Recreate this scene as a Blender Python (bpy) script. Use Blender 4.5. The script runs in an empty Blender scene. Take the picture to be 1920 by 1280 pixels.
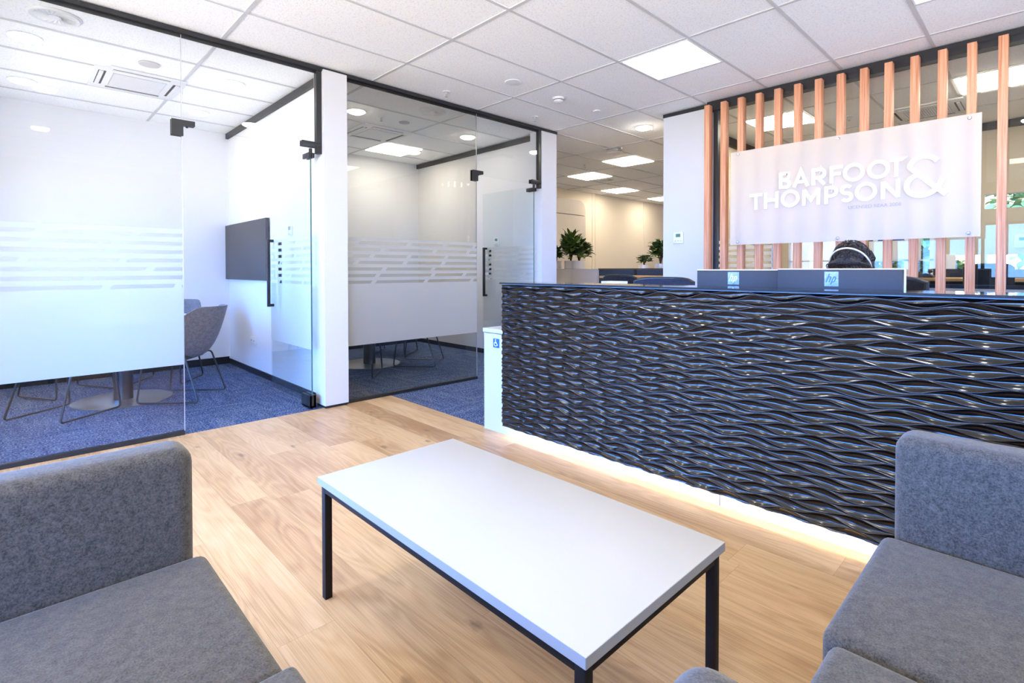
import bpy, bmesh, math, random
from mathutils import Vector, Matrix
random.seed(7)
PI = math.pi
SC = bpy.context.scene
COL = SC.collection
ZC = 2.807          # ceiling height
XG = -4.2           # glass front of the meeting rooms

# ------------------------------------------------------------------ materials
def new_mat(name):
    m = bpy.data.materials.new(name); m.use_nodes = True
    nt = m.node_tree
    for n in list(nt.nodes): nt.nodes.remove(n)
    out = nt.nodes.new('ShaderNodeOutputMaterial')
    return m, nt, out
def N(nt, t, **kw):
    n = nt.nodes.new(t)
    for k, v in kw.items():
        if k.startswith('_'): setattr(n, k[1:], v)
        else: n.inputs[k].default_value = v
    return n
def L(nt, a, ao, b, bi): nt.links.new(a.outputs[ao], b.inputs[bi])
def rgb(c): return (c[0], c[1], c[2], 1.0)
def pbr(name, col, rough=.5, metal=0., spec=.5, bump=None, var=None, coat=0.):
    """principled with a little procedural variation; bump=(scale,strength,dist), var=(scale,amount)"""
    m, nt, out = new_mat(name)
    p = N(nt, 'ShaderNodeBsdfPrincipled')
    p.inputs['Base Color'].default_value = rgb(col)
    p.inputs['Roughness'].default_value = rough
    p.inputs['Metallic'].default_value = metal
    p.inputs['Specular IOR Level'].default_value = spec
    p.inputs['Coat Weight'].default_value = coat
    L(nt, p, 'BSDF', out, 'Surface')
    tc = N(nt, 'ShaderNodeTexCoord')
    if var:
        no = N(nt, 'ShaderNodeTexNoise', Scale=var[0], Detail=3.0)
        L(nt, tc, 'Object', no, 'Vector')
        mx = N(nt, 'ShaderNodeMix', _data_type='RGBA')
        a = [max(0, c * (1 - var[1])) for c in col]; b = [min(1, c * (1 + var[1])) for c in col]
        mx.inputs['A'].default_value = rgb(a); mx.inputs['B'].default_value = rgb(b)
        L(nt, no, 'Fac', mx, 'Factor'); L(nt, mx, 'Result', p, 'Base Color')
    if bump:
        no = N(nt, 'ShaderNodeTexNoise', Scale=bump[0], Detail=4.0)
        L(nt, tc, 'Object', no, 'Vector')
        bp = N(nt, 'ShaderNodeBump', Strength=bump[1], Distance=bump[2])
        L(nt, no, 'Fac', bp, 'Height'); L(nt, bp, 'Normal', p, 'Normal')
    return m
def emit(name, col, s):
    m, nt, out = new_mat(name)
    e = N(nt, 'ShaderNodeEmission', Strength=s); e.inputs['Color'].default_value = rgb(col)
    L(nt, e, 'Emission', out, 'Surface'); return m
def glass(name, tint, ior=1.45, edge=None):
    m, nt, out = new_mat(name)
    t = N(nt, 'ShaderNodeBsdfTransparent'); t.inputs['Color'].default_value = rgb(tint)
    g = N(nt, 'ShaderNodeBsdfGlossy', Roughness=0.0)
    f = N(nt, 'ShaderNodeFresnel')
    ge = N(nt, 'ShaderNodeNewGeometry'); mr = N(nt, 'ShaderNodeMapRange')      # no total reflection on the exit face of a thin sheet
    mr.inputs['To Min'].default_value = ior; mr.inputs['To Max'].default_value = 1 / ior
    L(nt, ge, 'Backfacing', mr, 'Value'); L(nt, mr, 'Result', f, 'IOR')
    mx = N(nt, 'ShaderNodeMixShader')
    L(nt, f, 'Fac', mx, 0); L(nt, t, 'BSDF', mx, 1); L(nt, g, 'BSDF', mx, 2)
    L(nt, mx, 'Shader', out, 'Surface'); return m
def frost(name, col, clear=.1, trans=.6):
    m, nt, out = new_mat(name)
    d = N(nt, 'ShaderNodeBsdfDiffuse'); d.inputs['Color'].default_value = rgb(col)
    tl = N(nt, 'ShaderNodeBsdfTranslucent'); tl.inputs['Color'].default_value = rgb(col)
    a = N(nt, 'ShaderNodeMixShader'); a.inputs[0].default_value = trans
    L(nt, d, 'BSDF', a, 1); L(nt, tl, 'BSDF', a, 2)
    t = N(nt, 'ShaderNodeBsdfTransparent'); t.inputs['Color'].default_value = rgb(col)
    b = N(nt, 'ShaderNodeMixShader'); b.inputs[0].default_value = clear
    L(nt, a, 'Shader', b, 1); L(nt, t, 'BSDF', b, 2)
    L(nt, b, 'Shader', out, 'Surface'); return m
def fabric(name, dark, light, scale=420.):
    m, nt, out = new_mat(name)
    tc = N(nt, 'ShaderNodeTexCoord')
    no = N(nt, 'ShaderNodeTexNoise', Scale=scale * .42, Detail=5.0, Roughness=.75)
    no2 = N(nt, 'ShaderNodeTexNoise', Scale=scale * .1, Detail=3.0)
    L(nt, tc, 'Object', no, 'Vector'); L(nt, tc, 'Object', no2, 'Vector')
    ad = N(nt, 'ShaderNodeMath', _operation='MULTIPLY_ADD'); ad.inputs[1].default_value = .35
    L(nt, no2, 'Fac', ad, 0); L(nt, no, 'Fac', ad, 2)
    cr = N(nt, 'ShaderNodeValToRGB')
    e = cr.color_ramp.elements
    e[0].position = .5; e[0].color = rgb(dark); e[1].position = .86; e[1].color = rgb(light)
    L(nt, ad, 'Value', cr, 'Fac')
    p = N(nt, 'ShaderNodeBsdfPrincipled', Roughness=.95)
    p.inputs['Specular IOR Level'].default_value = .15
    p.inputs['Sheen Weight'].default_value = .25; p.inputs['Sheen Roughness'].default_value = .5
    L(nt, cr, 'Color', p, 'Base Color')
    bp = N(nt, 'ShaderNodeBump', Strength=.35, Distance=.002)
    L(nt, no, 'Fac', bp, 'Height'); L(nt, bp, 'Normal', p, 'Normal')
    L(nt, p, 'BSDF', out, 'Surface'); return m
def timber(name, c1, c2, axis='Z', scale=60.):
    m, nt, out = new_mat(name)
    tc = N(nt, 'ShaderNodeTexCoord'); mp = N(nt, 'ShaderNodeMapping')
    s = [scale] * 3; s['XYZ'.index(axis)] = scale * .02
    mp.inputs['Scale'].default_value = s
    oi = N(nt, 'ShaderNodeObjectInfo')
    ad = N(nt, 'ShaderNodeVectorMath', _operation='ADD')
    mu = N(nt, 'ShaderNodeMath', _operation='MULTIPLY'); mu.inputs[1].default_value = 37.
    L(nt, oi, 'Random', mu, 0); L(nt, tc, 'Object', ad, 0); L(nt, mu, 'Value', ad, 1)
    L(nt, ad, 'Vector', mp, 'Vector')
    no = N(nt, 'ShaderNodeTexNoise', Scale=1.6, Detail=5.0, Roughness=.6)
    L(nt, mp, 'Vector', no, 'Vector')
    cr = N(nt, 'ShaderNodeValToRGB'); e = cr.color_ramp.elements
    e[0].position = .32; e[0].color = rgb(c1); e[1].position = .68; e[1].color = rgb(c2)
    L(nt, no, 'Fac', cr, 'Fac')
    p = N(nt, 'ShaderNodeBsdfPrincipled', Roughness=.55); p.inputs['Specular IOR Level'].default_value = .25
    L(nt, cr, 'Color', p, 'Base Color')
    bp = N(nt, 'ShaderNodeBump', Strength=.2, Distance=.001)
    L(nt, no, 'Fac', bp, 'Height'); L(nt, bp, 'Normal', p, 'Normal')
    L(nt, p, 'BSDF', out, 'Surface'); return m
def oak_floor():
    m, nt, out = new_mat('oak_planks')
    at = N(nt, 'ShaderNodeAttribute', _attribute_name='plank')      # random number per plank
    tc = N(nt, 'ShaderNodeTexCoord')
    off = N(nt, 'ShaderNodeVectorMath', _operation='SCALE'); off.inputs['Scale'].default_value = 53.
    L(nt, at, 'Color', off, 0)
    ad = N(nt, 'ShaderNodeVectorMath', _operation='ADD')
    L(nt, tc, 'Object', ad, 0); L(nt, off, 'Vector', ad, 1)
    # warp for cathedral grain
    mpw = N(nt, 'ShaderNodeMapping'); mpw.inputs['Scale'].default_value = (.9, 5.0, 1)
    L(nt, ad, 'Vector', mpw, 'Vector')
    nw = N(nt, 'ShaderNodeTexNoise', Scale=1.0, Detail=2.0)
    L(nt, mpw, 'Vector', nw, 'Vector')
    wv = N(nt, 'ShaderNodeMath', _operation='MULTIPLY'); wv.inputs[1].default_value = 95.
    L(nt, nw, 'Fac', wv, 0)
    sn = N(nt, 'ShaderNodeMath', _operation='SINE'); L(nt, wv, 'Value', sn, 0)
    mpf = N(nt, 'ShaderNodeMapping'); mpf.inputs['Scale'].default_value = (3., 300., 1)
    L(nt, ad, 'Vector', mpf, 'Vector')
    nf = N(nt, 'ShaderNodeTexNoise', Scale=1.0, Detail=4.0, Roughness=.65)
    L(nt, mpf, 'Vector', nf, 'Vector')
    mpb = N(nt, 'ShaderNodeMapping'); mpb.inputs['Scale'].default_value = (.9, 4., 1)
    L(nt, ad, 'Vector', mpb, 'Vector')
    nb = N(nt, 'ShaderNodeTexNoise', Scale=1.3, Detail=3.0)
    L(nt, mpb, 'Vector', nb, 'Vector')
    def mul(a, ao, k, addn=None, addo=None):
        x = N(nt, 'ShaderNodeMath', _operation='MULTIPLY_ADD'); x.inputs[1].default_value = k; x.inputs[2].default_value = 0
        L(nt, a, ao, x, 0)
        if addn: L(nt, addn, addo, x, 2)
        return x
    s1 = mul(sn, 'Value', .032)
    s2 = mul(nf, 'Fac', .42, s1, 'Value')
    s3 = mul(nb, 'Fac', .38, s2, 'Value')
    sp = N(nt, 'ShaderNodeSeparateColor'); L(nt, at, 'Color', sp, 'Color')
    s4 = mul(sp, 'Red', .16, s3, 'Value')
    cr = N(nt, 'ShaderNodeValToRGB'); e = cr.color_ramp.elements
    e[0].position = .34; e[0].color = rgb((.40, .215, .09))
    e[1].position = .78; e[1].color = rgb((.82, .585, .335))
    k = cr.color_ramp.elements.new(.54); k.color = rgb((.65, .415, .20))
    L(nt, s4, 'Value', cr, 'Fac')
    # knots
    mk = N(nt, 'ShaderNodeMapping'); mk.inputs['Scale'].default_value = (1.5, 3.0, 1)
    L(nt, ad, 'Vector', mk, 'Vector')
    vo = N(nt, 'ShaderNodeTexVoronoi', Scale=1.0, Randomness=1.0); vo.voronoi_dimensions = '2D'
    nk = N(nt, 'ShaderNodeTexNoise', Scale=14.0, Detail=2.0); L(nt, mk, 'Vector', nk, 'Vector')
    dk = mul(nk, 'Fac', .12); L(nt, mk, 'Vector', vo, 'Vector'); L(nt, vo, 'Distance', dk, 2)
    rk = N(nt, 'ShaderNodeMapRange'); rk.inputs['From Min'].default_value = .06; rk.inputs['From Max'].default_value = .125
    rk.inputs['To Min'].default_value = .75; rk.inputs['To Max'].default_value = 0.
    L(nt, dk, 'Value', rk, 'Value')
    mx = N(nt, 'ShaderNodeMix', _data_type='RGBA'); mx.inputs['B'].default_value = rgb((.16, .085, .04))
    sv = N(nt, 'ShaderNodeSeparateColor'); L(nt, vo, 'Color', sv, 'Color')
    gt = N(nt, 'ShaderNodeMath', _operation='GREATER_THAN'); gt.inputs[1].default_value = .62; L(nt, sv, 'Red', gt, 0)
    km = N(nt, 'ShaderNodeMath', _operation='MULTIPLY'); L(nt, rk, 'Result', km, 0); L(nt, gt, 'Value', km, 1)
    L(nt, km, 'Value', mx, 'Factor'); L(nt, cr, 'Color', mx, 'A')
    p = N(nt, 'ShaderNodeBsdfPrincipled', Roughness=.36)
    p.inputs['Specular IOR Level'].default_value = .45
    L(nt, mx, 'Result', p, 'Base Color')
    bp = N(nt, 'ShaderNodeBump', Strength=.12, Distance=.001)
    L(nt, s2, 'Value', bp, 'Height'); L(nt, bp, 'Normal', p, 'Normal')
    L(nt, p, 'BSDF', out, 'Surface'); return m
def carpet():
    m, nt, out = new_mat('carpet_tiles')
    tc = N(nt, 'ShaderNodeTexCoord')
    def noise(sx, sy, sc, det=3.):
        mp = N(nt, 'ShaderNodeMapping'); mp.inputs['Scale'].default_value = (sx, sy, 1)
        L(nt, tc, 'Object', mp, 'Vector')
        n = N(nt, 'ShaderNodeTexNoise', Scale=sc, Detail=det, Roughness=.7); L(nt, mp, 'Vector', n, 'Vector'); return n
    ch = N(nt, 'ShaderNodeTexChecker', Scale=2.0)
    ch.inputs['Color1'].default_value = (0, 0, 0, 1); ch.inputs['Color2'].default_value = (1, 1, 1, 1)
    L(nt, tc, 'Object', ch, 'Vector')
    a, b = noise(1.2, 9, 2.), noise(9, 1.2, 2.)
    mx = N(nt, 'ShaderNodeMix', _data_type='FLOAT'); L(nt, ch, 'Fac', mx, 'Factor'); L(nt, a, 'Fac', mx, 'A'); L(nt, b, 'Fac', mx, 'B')
    fn = noise(1, 1, 85., 4.)
    s = N(nt, 'ShaderNodeMath', _operation='MULTIPLY_ADD'); s.inputs[1].default_value = .22
    L(nt, mx, 'Result', s, 0); L(nt, fn, 'Fac', s, 2)
    cr = N(nt, 'ShaderNodeValToRGB'); e = cr.color_ramp.elements
    e[0].position = .47; e[0].color = rgb((.010, .024, .088)); e[1].position = .74; e[1].color = rgb((.27, .31, .38))
    k = cr.color_ramp.elements.new(.60); k.color = rgb((.050, .085, .19))
    L(nt, s, 'Value', cr, 'Fac')
    p = N(nt, 'ShaderNodeBsdfPrincipled', Roughness=.95); p.inputs['Specular IOR Level'].default_value = .1
    L(nt, cr, 'Color', p, 'Base Color')
    bp = N(nt, 'ShaderNodeBump', Strength=.5, Distance=.004); L(nt, fn, 'Fac', bp, 'Height'); L(nt, bp, 'Normal', p, 'Normal')
    L(nt, p, 'BSDF', out, 'Surface'); return m
def tile_mat():
    m, nt, out = new_mat('mineral_ceiling_tile')
    tc = N(nt, 'ShaderNodeTexCoord')
    no = N(nt, 'ShaderNodeTexNoise', Scale=90., Detail=3.0); L(nt, tc, 'Object', no, 'Vector')
    cr = N(nt, 'ShaderNodeValToRGB'); e = cr.color_ramp.elements
    e[0].position = .33; e[0].color = rgb((.80, .80, .80)); e[1].position = .48; e[1].color = rgb((.95, .95, .94))
    L(nt, no, 'Fac', cr, 'Fac')
    p = N(nt, 'ShaderNodeBsdfPrincipled', Roughness=.9); L(nt, cr, 'Color', p, 'Base Color')
    L(nt, p, 'BSDF', out, 'Surface'); return m

M = {}
M['white_wall'] = pbr('white_wall_paint', (.68, .675, .665), .7, bump=(160, .05, .001))
M['white_wall_lit'] = pbr('white_wall_paint_lit', (.82, .82, .82), .7, bump=(160, .05, .001))  # lighter copy of the white paint, so the first room looks better lit
M['cream_wall'] = pbr('cream_wall_paint', (.80, .75, .66), .7, bump=(160, .05, .001))
M['beige_wall'] = pbr('beige_wall_paint', (.66, .58, .44), .7, bump=(160, .05, .001))
M['black'] = pbr('black_aluminium', (.016, .016, .017), .38, 0., .5, var=(30, .2))
M['black_leg'] = pbr('black_powder_coat', (.014, .011, .010), .6, spec=.2, bump=(600, .08, .0005))
M['black_gap'] = pbr('black_skirting', (.014, .014, .016), .5, var=(20, .2))
M['grey_leg'] = pbr('grey_steel_rod', (.05, .055, .065), .35, .6, var=(20, .2))
M['steel'] = pbr('brushed_stainless', (.50, .50, .50), .28, 1., bump=(300, .05, .0005))
M['dark_steel'] = pbr('dark_column_steel', (.12, .12, .13), .3, 1., var=(20, .15))
M['laminate'] = pbr('white_laminate', (.55, .55, .55), .35, spec=.35, bump=(500, .02, .0003))
M['table_white'] = pbr('white_table_laminate', (.47, .465, .455), .4, spec=.2, bump=(500, .02, .0003))
M['shaded_edge'] = pbr('shaded_edge_laminate', (.33, .33, .33), .5, spec=.2, var=(10, .02))  # darker copy of the table white, shade on the sides put into colour
M['laminate_edge'] = pbr('white_edge_band', (.7, .7, .7), .4, bump=(500, .02, .0003))
M['plastic_white'] = pbr('white_plastic', (.80, .80, .80), .4, var=(40, .03))
M['plastic_grey'] = pbr('grey_plastic', (.45, .46, .48), .4, var=(40, .05))
M['slot'] = pbr('dark_vent_slot', (.05, .05, .055), .7, var=(30, .2))
M['felt'] = fabric('grey_wool_felt', (.029, .0262, .0228), (.130, .115, .098), 620.)
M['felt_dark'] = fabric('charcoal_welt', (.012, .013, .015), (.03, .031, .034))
M['chair_felt'] = fabric('blue_grey_chair_felt', (.085, .082, .09), (.25, .24, .26))
M['navy_fabric'] = fabric('navy_mesh_fabric', (.018, .024, .045), (.045, .055, .09))
M['screen_fabric'] = fabric('slate_screen_fabric', (.028, .045, .07), (.06, .085, .12))
M['black_fabric'] = fabric('black_chair_fabric', (.008, .008, .01), (.03, .03, .034))
M['pink_fabric'] = fabric('pale_pink_top', (.55, .38, .36), (.75, .58, .55))
M['dark_trouser'] = fabric('dark_trousers', (.012, .013, .02), (.03, .03, .045))
M['cedar'] = timber('red_cedar_slat', (.50, .185, .085), (.80, .42, .24), 'Z', 70.)
M['desk_oak'] = timber('oak_desk_edge', (.45, .27, .12), (.65, .43, .22), 'X', 40.)
M['oak'] = oak_floor()
M['oak_gap'] = pbr('oak_joint_base', (.30, .19, .10), .8, var=(30, .2))  # darker base showing through the plank gaps
M['carpet'] = carpet()
M['tile'] = tile_mat()
M['tbar'] = pbr('ceiling_grid_steel', (.60, .60, .60), .5, var=(10, .04))
M['carved'] = pbr('carved_black_lacquer', (.003, .003, .0033), .12, spec=.58, var=(3, .15))
M['carved'].node_tree.nodes['Principled BSDF'].inputs['Coat Weight'].default_value = 0.0
M['glass_top'] = pbr('black_glass_top', (.012, .014, .016), .05, spec=.5, var=(3, .1))
M['glass_edge'] = pbr('glass_edge_green', (.02, .024, .026), .6, spec=.2, var=(20, .2))
M['gedge'] = pbr('green_glass_edge', (.05, .14, .12), .1, spec=.7, var=(20, .2))
M['clear'] = glass('clear_glass', (.985, .992, .99), 1.42)
M['clear_door'] = glass('door_glass', (.96, .985, .98), 1.42)
M['grey_glass'] = glass('grey_tinted_glass', (.90, .90, .87), 1.38)
M['office_glass'] = glass('office_glass', (.90, .89, .84), 1.45)
M['frost'] = frost('frosted_film', (.86, .86, .86), .10, .78)
M['frost_door'] = frost('frosted_door_film', (.86, .92, .92), .22, .6)
M['frost_grey'] = frost('frosted_grey_film', (.90, .90, .88), .12, .75)
M['sign'] = frost('opal_acrylic_sign', (.90, .86, .78), .36, .45)
M['letters'] = pbr('white_raised_letters', (.93, .93, .93), .35, var=(10, .01))
M['licence'] = pbr('grey_vinyl_text', (.36, .36, .38), .6, var=(10, .02))
M['monitor'] = pbr('graphite_monitor_back', (.018, .021, .028), .5, var=(60, .15))
M['silver'] = pbr('silver_bezel', (.62, .63, .65), .3, .7, var=(20, .05))
M['foil'] = pbr('silver_foil_sticker', (.22, .25, .31), .38, .6, bump=(70, .9, .004), var=(60, .5))
M['blue_badge'] = pbr('blue_badge', (.012, .11, .42), .4, var=(10, .05))
M['white_badge'] = pbr('white_badge_print', (.9, .9, .9), .4, var=(10, .01))
M['lcd'] = pbr('green_lcd', (.10, .22, .15), .3, var=(90, .35))
M['tv'] = pbr('grey_display_panel', (.092, .082, .070), .5, spec=.3, bump=(900, .1, .0004))
M['panel_grey'] = pbr('pale_grey_panel', (.58, .55, .53), .35, var=(4, .04))
M['pot'] = pbr('white_ceramic_pot', (.82, .80, .78), .35, var=(20, .03))
M['cab'] = pbr('off_white_cabinet', (.74, .70, .68), .5, var=(5, .03))
M['soil'] = pbr('dark_soil', (.03, .02, .014), .95, bump=(60, .8, .01))
M['stem'] = pbr('brown_stem', (.09, .06, .03), .8, bump=(90, .4, .003))
M['leaf'] = pbr('dark_green_leaf', (.055, .115, .025), .5, var=(14, .55))
M['leaf2'] = pbr('bright_green_leaf', (.17, .235, .045), .5, var=(14, .5))
M['leaf_out'] = pbr('sunlit_foliage', (.17, .25, .06), .6, var=(6, .5))
M['bark'] = pbr('tree_bark', (.10, .075, .05), .9, bump=(30, .8, .02))
M['skin'] = pbr('skin', (.60, .36, .26), .5, var=(30, .08))
M['lip'] = pbr('lips', (.45, .17, .15), .45, var=(30, .08))
M['hair'] = pbr('dark_brown_hair', (.022, .013, .009), .36, spec=.5, bump=(160, 1., .006), var=(70, .7))
M['band'] = pbr('cream_headband', (.72, .62, .45), .4, var=(30, .05))
M['eye'] = pbr('eye_white', (.8, .8, .78), .2, var=(30, .02))
M['iris'] = pbr('brown_iris', (.03, .015, .008), .2, var=(30, .2))
M['poster'] = pbr('white_poster', (.85, .86, .88), .5, var=(10, .02))
M['poster_blue'] = pbr('blue_poster_print', (.03, .06, .28), .5, var=(10, .1))
M['poster_grey'] = pbr('grey_poster_print', (.35, .36, .38), .5, var=(10, .1))
M['paper'] = pbr('white_paper', (.86, .86, .85), .7, var=(10, .02))
M['asphalt'] = pbr('asphalt', (.28, .28, .29), .9, var=(8, .2))
M['car'] = pbr('white_car_paint', (.82, .82, .83), .2, spec=.6, var=(3, .02), coat=.5)
M['car_glass'] = pbr('dark_car_glass', (.10, .11, .12), .05, spec=.8, var=(3, .1))
M['rubber'] = pbr('black_rubber', (.02, .02, .02), .8, var=(20, .2))
M['red_lens'] = pbr('red_tail_lens', (.55, .05, .09), .25, var=(30, .3))
M['led'] = emit('led_strip', (1., .98, .95), 32.)
M['lamp_neutral'] = emit('lamp_neutral_white', (1., .955, .89), 12.)
M['lamp_cool'] = emit('lamp_cool_white', (1., .97, .93), 12.)
M['lamp_room'] = emit('lamp_room_white', (1., .92, .80), 34.)
M['lamp_warm'] = emit('lamp_warm_white', (1., .83, .62), 16.)
M['lamp_spot'] = emit('lamp_spot_white', (1., .955, .89), 85.)
M['lamp_back'] = emit('lamp_back_white', (1., .95, .84), 26.)
M['panel_room'] = emit('panel_room_white', (1., .94, .85), 14.)

# ------------------------------------------------------------------ mesh building
class MB:
    def __init__(s): s.bm = bmesh.new(); s.mats = []; s.mi = 0
    def mat(s, m):
        if m not in s.mats: s.mats.append(m)
        s.mi = s.mats.index(m); return s
    def _new(s, f): f.material_index = s.mi; return f
    def quad(s, *pts):
        vs = [s.bm.verts.new(p) for p in pts]; s._new(s.bm.faces.new(vs)); return s
    def box(s, x0, x1, y0, y1, z0, z1, bev=0., seg=2):
        n0 = set(s.bm.faces)
        r = bmesh.ops.create_cube(s.bm, size=1.)
        bmesh.ops.scale(s.bm, vec=(x1 - x0, y1 - y0, z1 - z0), verts=r['verts'])
        bmesh.ops.translate(s.bm, vec=((x0 + x1) / 2, (y0 + y1) / 2, (z0 + z1) / 2), verts=r['verts'])
        if bev > 0:
            es = list({e for v in r['verts'] for e in v.link_edges})
            bmesh.ops.bevel(s.bm, geom=es, offset=bev, segments=seg, affect='EDGES', profile=.5)
        for f in s.bm.faces:
            if f not in n0: f.material_index = s.mi
        return s
    def lathe(s, prof, c=(0, 0, 0), seg=32, axis='Z', sx=1., sy=1.):
        rings = []
        for r, h in prof:
            ring = []
            for k in range(seg):
                a = 2 * PI * k / seg
                p = (r * math.cos(a) * sx, r * math.sin(a) * sy, h)
                if axis == 'Y': p = (p[0], p[2], p[1])
                if axis == 'X': p = (p[2], p[0], p[1])
                ring.append(s.bm.verts.new((p[0] + c[0], p[1] + c[1], p[2] + c[2])))
            rings.append(ring)
        for i in range(len(rings) - 1):
            for k in range(seg):
                s._new(s.bm.faces.new((rings[i][k], rings[i][(k + 1) % seg], rings[i + 1][(k + 1) % seg], rings[i + 1][k])))
        if prof[0][0] > 1e-5: s._new(s.bm.faces.new(rings[0][::-1]))
        if prof[-1][0] > 1e-5: s._new(s.bm.faces.new(rings[-1]))
        return s
    def cyl(s, c, r, h, seg=24, axis='Z'): return s.lathe([(r, 0), (r, h)], c, seg, axis)
    def tube(s, pts, r, seg=10, corner=0., closed=False, r2=None):
        pts = [Vector(p) for p in pts]
        if corner > 0:
            q = [] if closed else [pts[0]]
            rng = range(len(pts)) if closed else range(1, len(pts) - 1)
            for i in rng:
                a, b, c = pts[i - 1], pts[i], pts[(i + 1) % len(pts)]
                d1 = (a - b); d2 = (c - b); t = min(corner, d1.length * .45, d2.length * .45)
                p1 = b + d1.normalized() * t; p2 = b + d2.normalized() * t
                for k in range(6):
                    u = k / 5; q.append(p1 * (1 - u) ** 2 + b * 2 * u * (1 - u) + p2 * u * u)
            if not closed: q.append(pts[-1])
            pts = q
        n = len(pts); rings = []; up = None
        for i in range(n):
            if closed: t = (pts[(i + 1) % n] - pts[i - 1]).normalized()
            else: t = (pts[min(i + 1, n - 1)] - pts[max(i - 1, 0)]).normalized()
            if up is None:
                up = Vector((0, 0, 1)) if abs(t.z) < .9 else Vector((1, 0, 0))
            up = (up - t * up.dot(t)).normalized(); sd = t.cross(up)
            rr = r if r2 is None else r + (r2 - r) * i / (n - 1)
            rings.append([s.bm.verts.new(pts[i] + (up * math.cos(2 * PI * k / seg) + sd * math.sin(2 * PI * k / seg)) * rr) for k in range(seg)])
        for i in range(n if closed else n - 1):
            a, b = rings[i], rings[(i + 1) % n]
            for k in range(seg):
                s._new(s.bm.faces.new((a[k], a[(k + 1) % seg], b[(k + 1) % seg], b[k])))
        if not closed:
            s._new(s.bm.faces.new(rings[0])); s._new(s.bm.faces.new(rings[-1][::-1]))
        return s
    def prism(s, poly, y0, y1, plane='XZ'):
        """extrude a 2-D polygon; plane XZ -> depth along Y, XY -> depth along Z, YZ -> depth along X"""
        def P(a, b, d): return {'XZ': (a, d, b), 'XY': (a, b, d), 'YZ': (d, a, b)}[plane]
        A = [s.bm.verts.new(P(a, b, y0)) for a, b in poly]; B = [s.bm.verts.new(P(a, b, y1)) for a, b in poly]
        n = len(poly)
        s._new(s.bm.faces.new(A)); s._new(s.bm.faces.new(B[::-1]))
        for i in range(n): s._new(s.bm.faces.new((A[i], B[i], B[(i + 1) % n], A[(i + 1) % n])))
        return s
    def ribbon(s, pts, w, y0, y1, closed=False):
        s.nr = getattr(s, 'nr', 0) + 1; y0 -= .00006 * (s.nr % 7); y1 -= .00003 * (s.nr % 7)
        """a flat stroke of width w in the XZ plane, from depth y0 to y1"""
        n = len(pts); Lf, Rt = [], []
        for i in range(n):
            p = Vector(pts[i])
            a = Vector(pts[i - 1]) if (i > 0 or closed) else None
            b = Vector(pts[(i + 1) % n]) if (i < n - 1 or closed) else None
            d1 = (p - a).normalized() if a is not None else None
            d2 = (b - p).normalized() if b is not None else None
            if d1 is None: d1 = d2
            if d2 is None: d2 = d1
            n1 = Vector((-d1.y, d1.x)); n2 = Vector((-d2.y, d2.x))
            m = (n1 + n2); m = m.normalized() if m.length > 1e-6 else n1
            k = w / 2 / max(.35, m.dot(n1))
            Lf.append(p + m * k); Rt.append(p - m * k)
        V = [[s.bm.verts.new((q.x, y, q.y)) for q in row] for row in (Lf, Rt) for y in (y0, y1)]
        lf0, lf1, rt0, rt1 = V
        for i in range(n if closed else n - 1):
            j = (i + 1) % n
            s._new(s.bm.faces.new((lf0[i], lf0[j], rt0[j], rt0[i])))
            s._new(s.bm.faces.new((lf1[i], rt1[i], rt1[j], lf1[j])))
            s._new(s.bm.faces.new((lf0[i], lf1[i], lf1[j], lf0[j])))
            s._new(s.bm.faces.new((rt0[i], rt0[j], rt1[j], rt1[i])))
        if not closed:
            for i in (0, n - 1): s._new(s.bm.faces.new((lf0[i], rt0[i], rt1[i], lf1[i])))
        return s
    def build(s, name, mat=None, parent=None, smooth=True, ang=35., loc=None, normals=True):
        if normals: bmesh.ops.recalc_face_normals(s.bm, faces=s.bm.faces[:])
        me = bpy.data.meshes.new(name); s.bm.to_mesh(me); s.bm.free()
        for m in (s.mats or [mat]): me.materials.append(M[m] if isinstance(m, str) else m)
        if smooth:
            me.polygons.foreach_set('use_smooth', [True] * len(me.polygons))
            me.set_sharp_from_angle(angle=math.radians(ang))
        o = bpy.data.objects.new(name, me); COL.objects.link(o)
        if parent is not None: o.parent = parent
        if loc: o.location = loc
        return o
def tag(o, label, cat, group=None, kind=None):
    o['label'] = label; o['category'] = cat
    if group: o['group'] = group
    if kind: o['kind'] = kind
    return o
def thing(name, label, cat, loc=(0, 0, 0), rz=0., group=None):
    o = bpy.data.objects.new(name, None); COL.objects.link(o); o.empty_display_size = .1
    o.location = loc; o.rotation_euler = (0, 0, rz)
    return tag(o, label, cat, group)
def struct(o, label, cat): return tag(o, label, cat, None, 'structure')
KIDS = {}
def copy_thing(r, loc, rz, label, group=None):
    c = r.copy(); COL.objects.link(c); c.location = loc; c.rotation_euler = (0, 0, rz)
    c['label'] = label
    if group: c['group'] = group
    for ch in r.children:
        d = ch.copy(); COL.objects.link(d); d.parent = c
        for g in ch.children:
            e = g.copy(); COL.objects.link(e); e.parent = d
    return c
def bx(name, mat, parent, x0, x1, y0, y1, z0, z1, bev=0., seg=2, smooth=None):
    b = MB(); b.box(x0, x1, y0, y1, z0, z1, bev, seg)
    return b.build(name, mat, parent, smooth=(bev > 0) if smooth is None else smooth)

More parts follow.
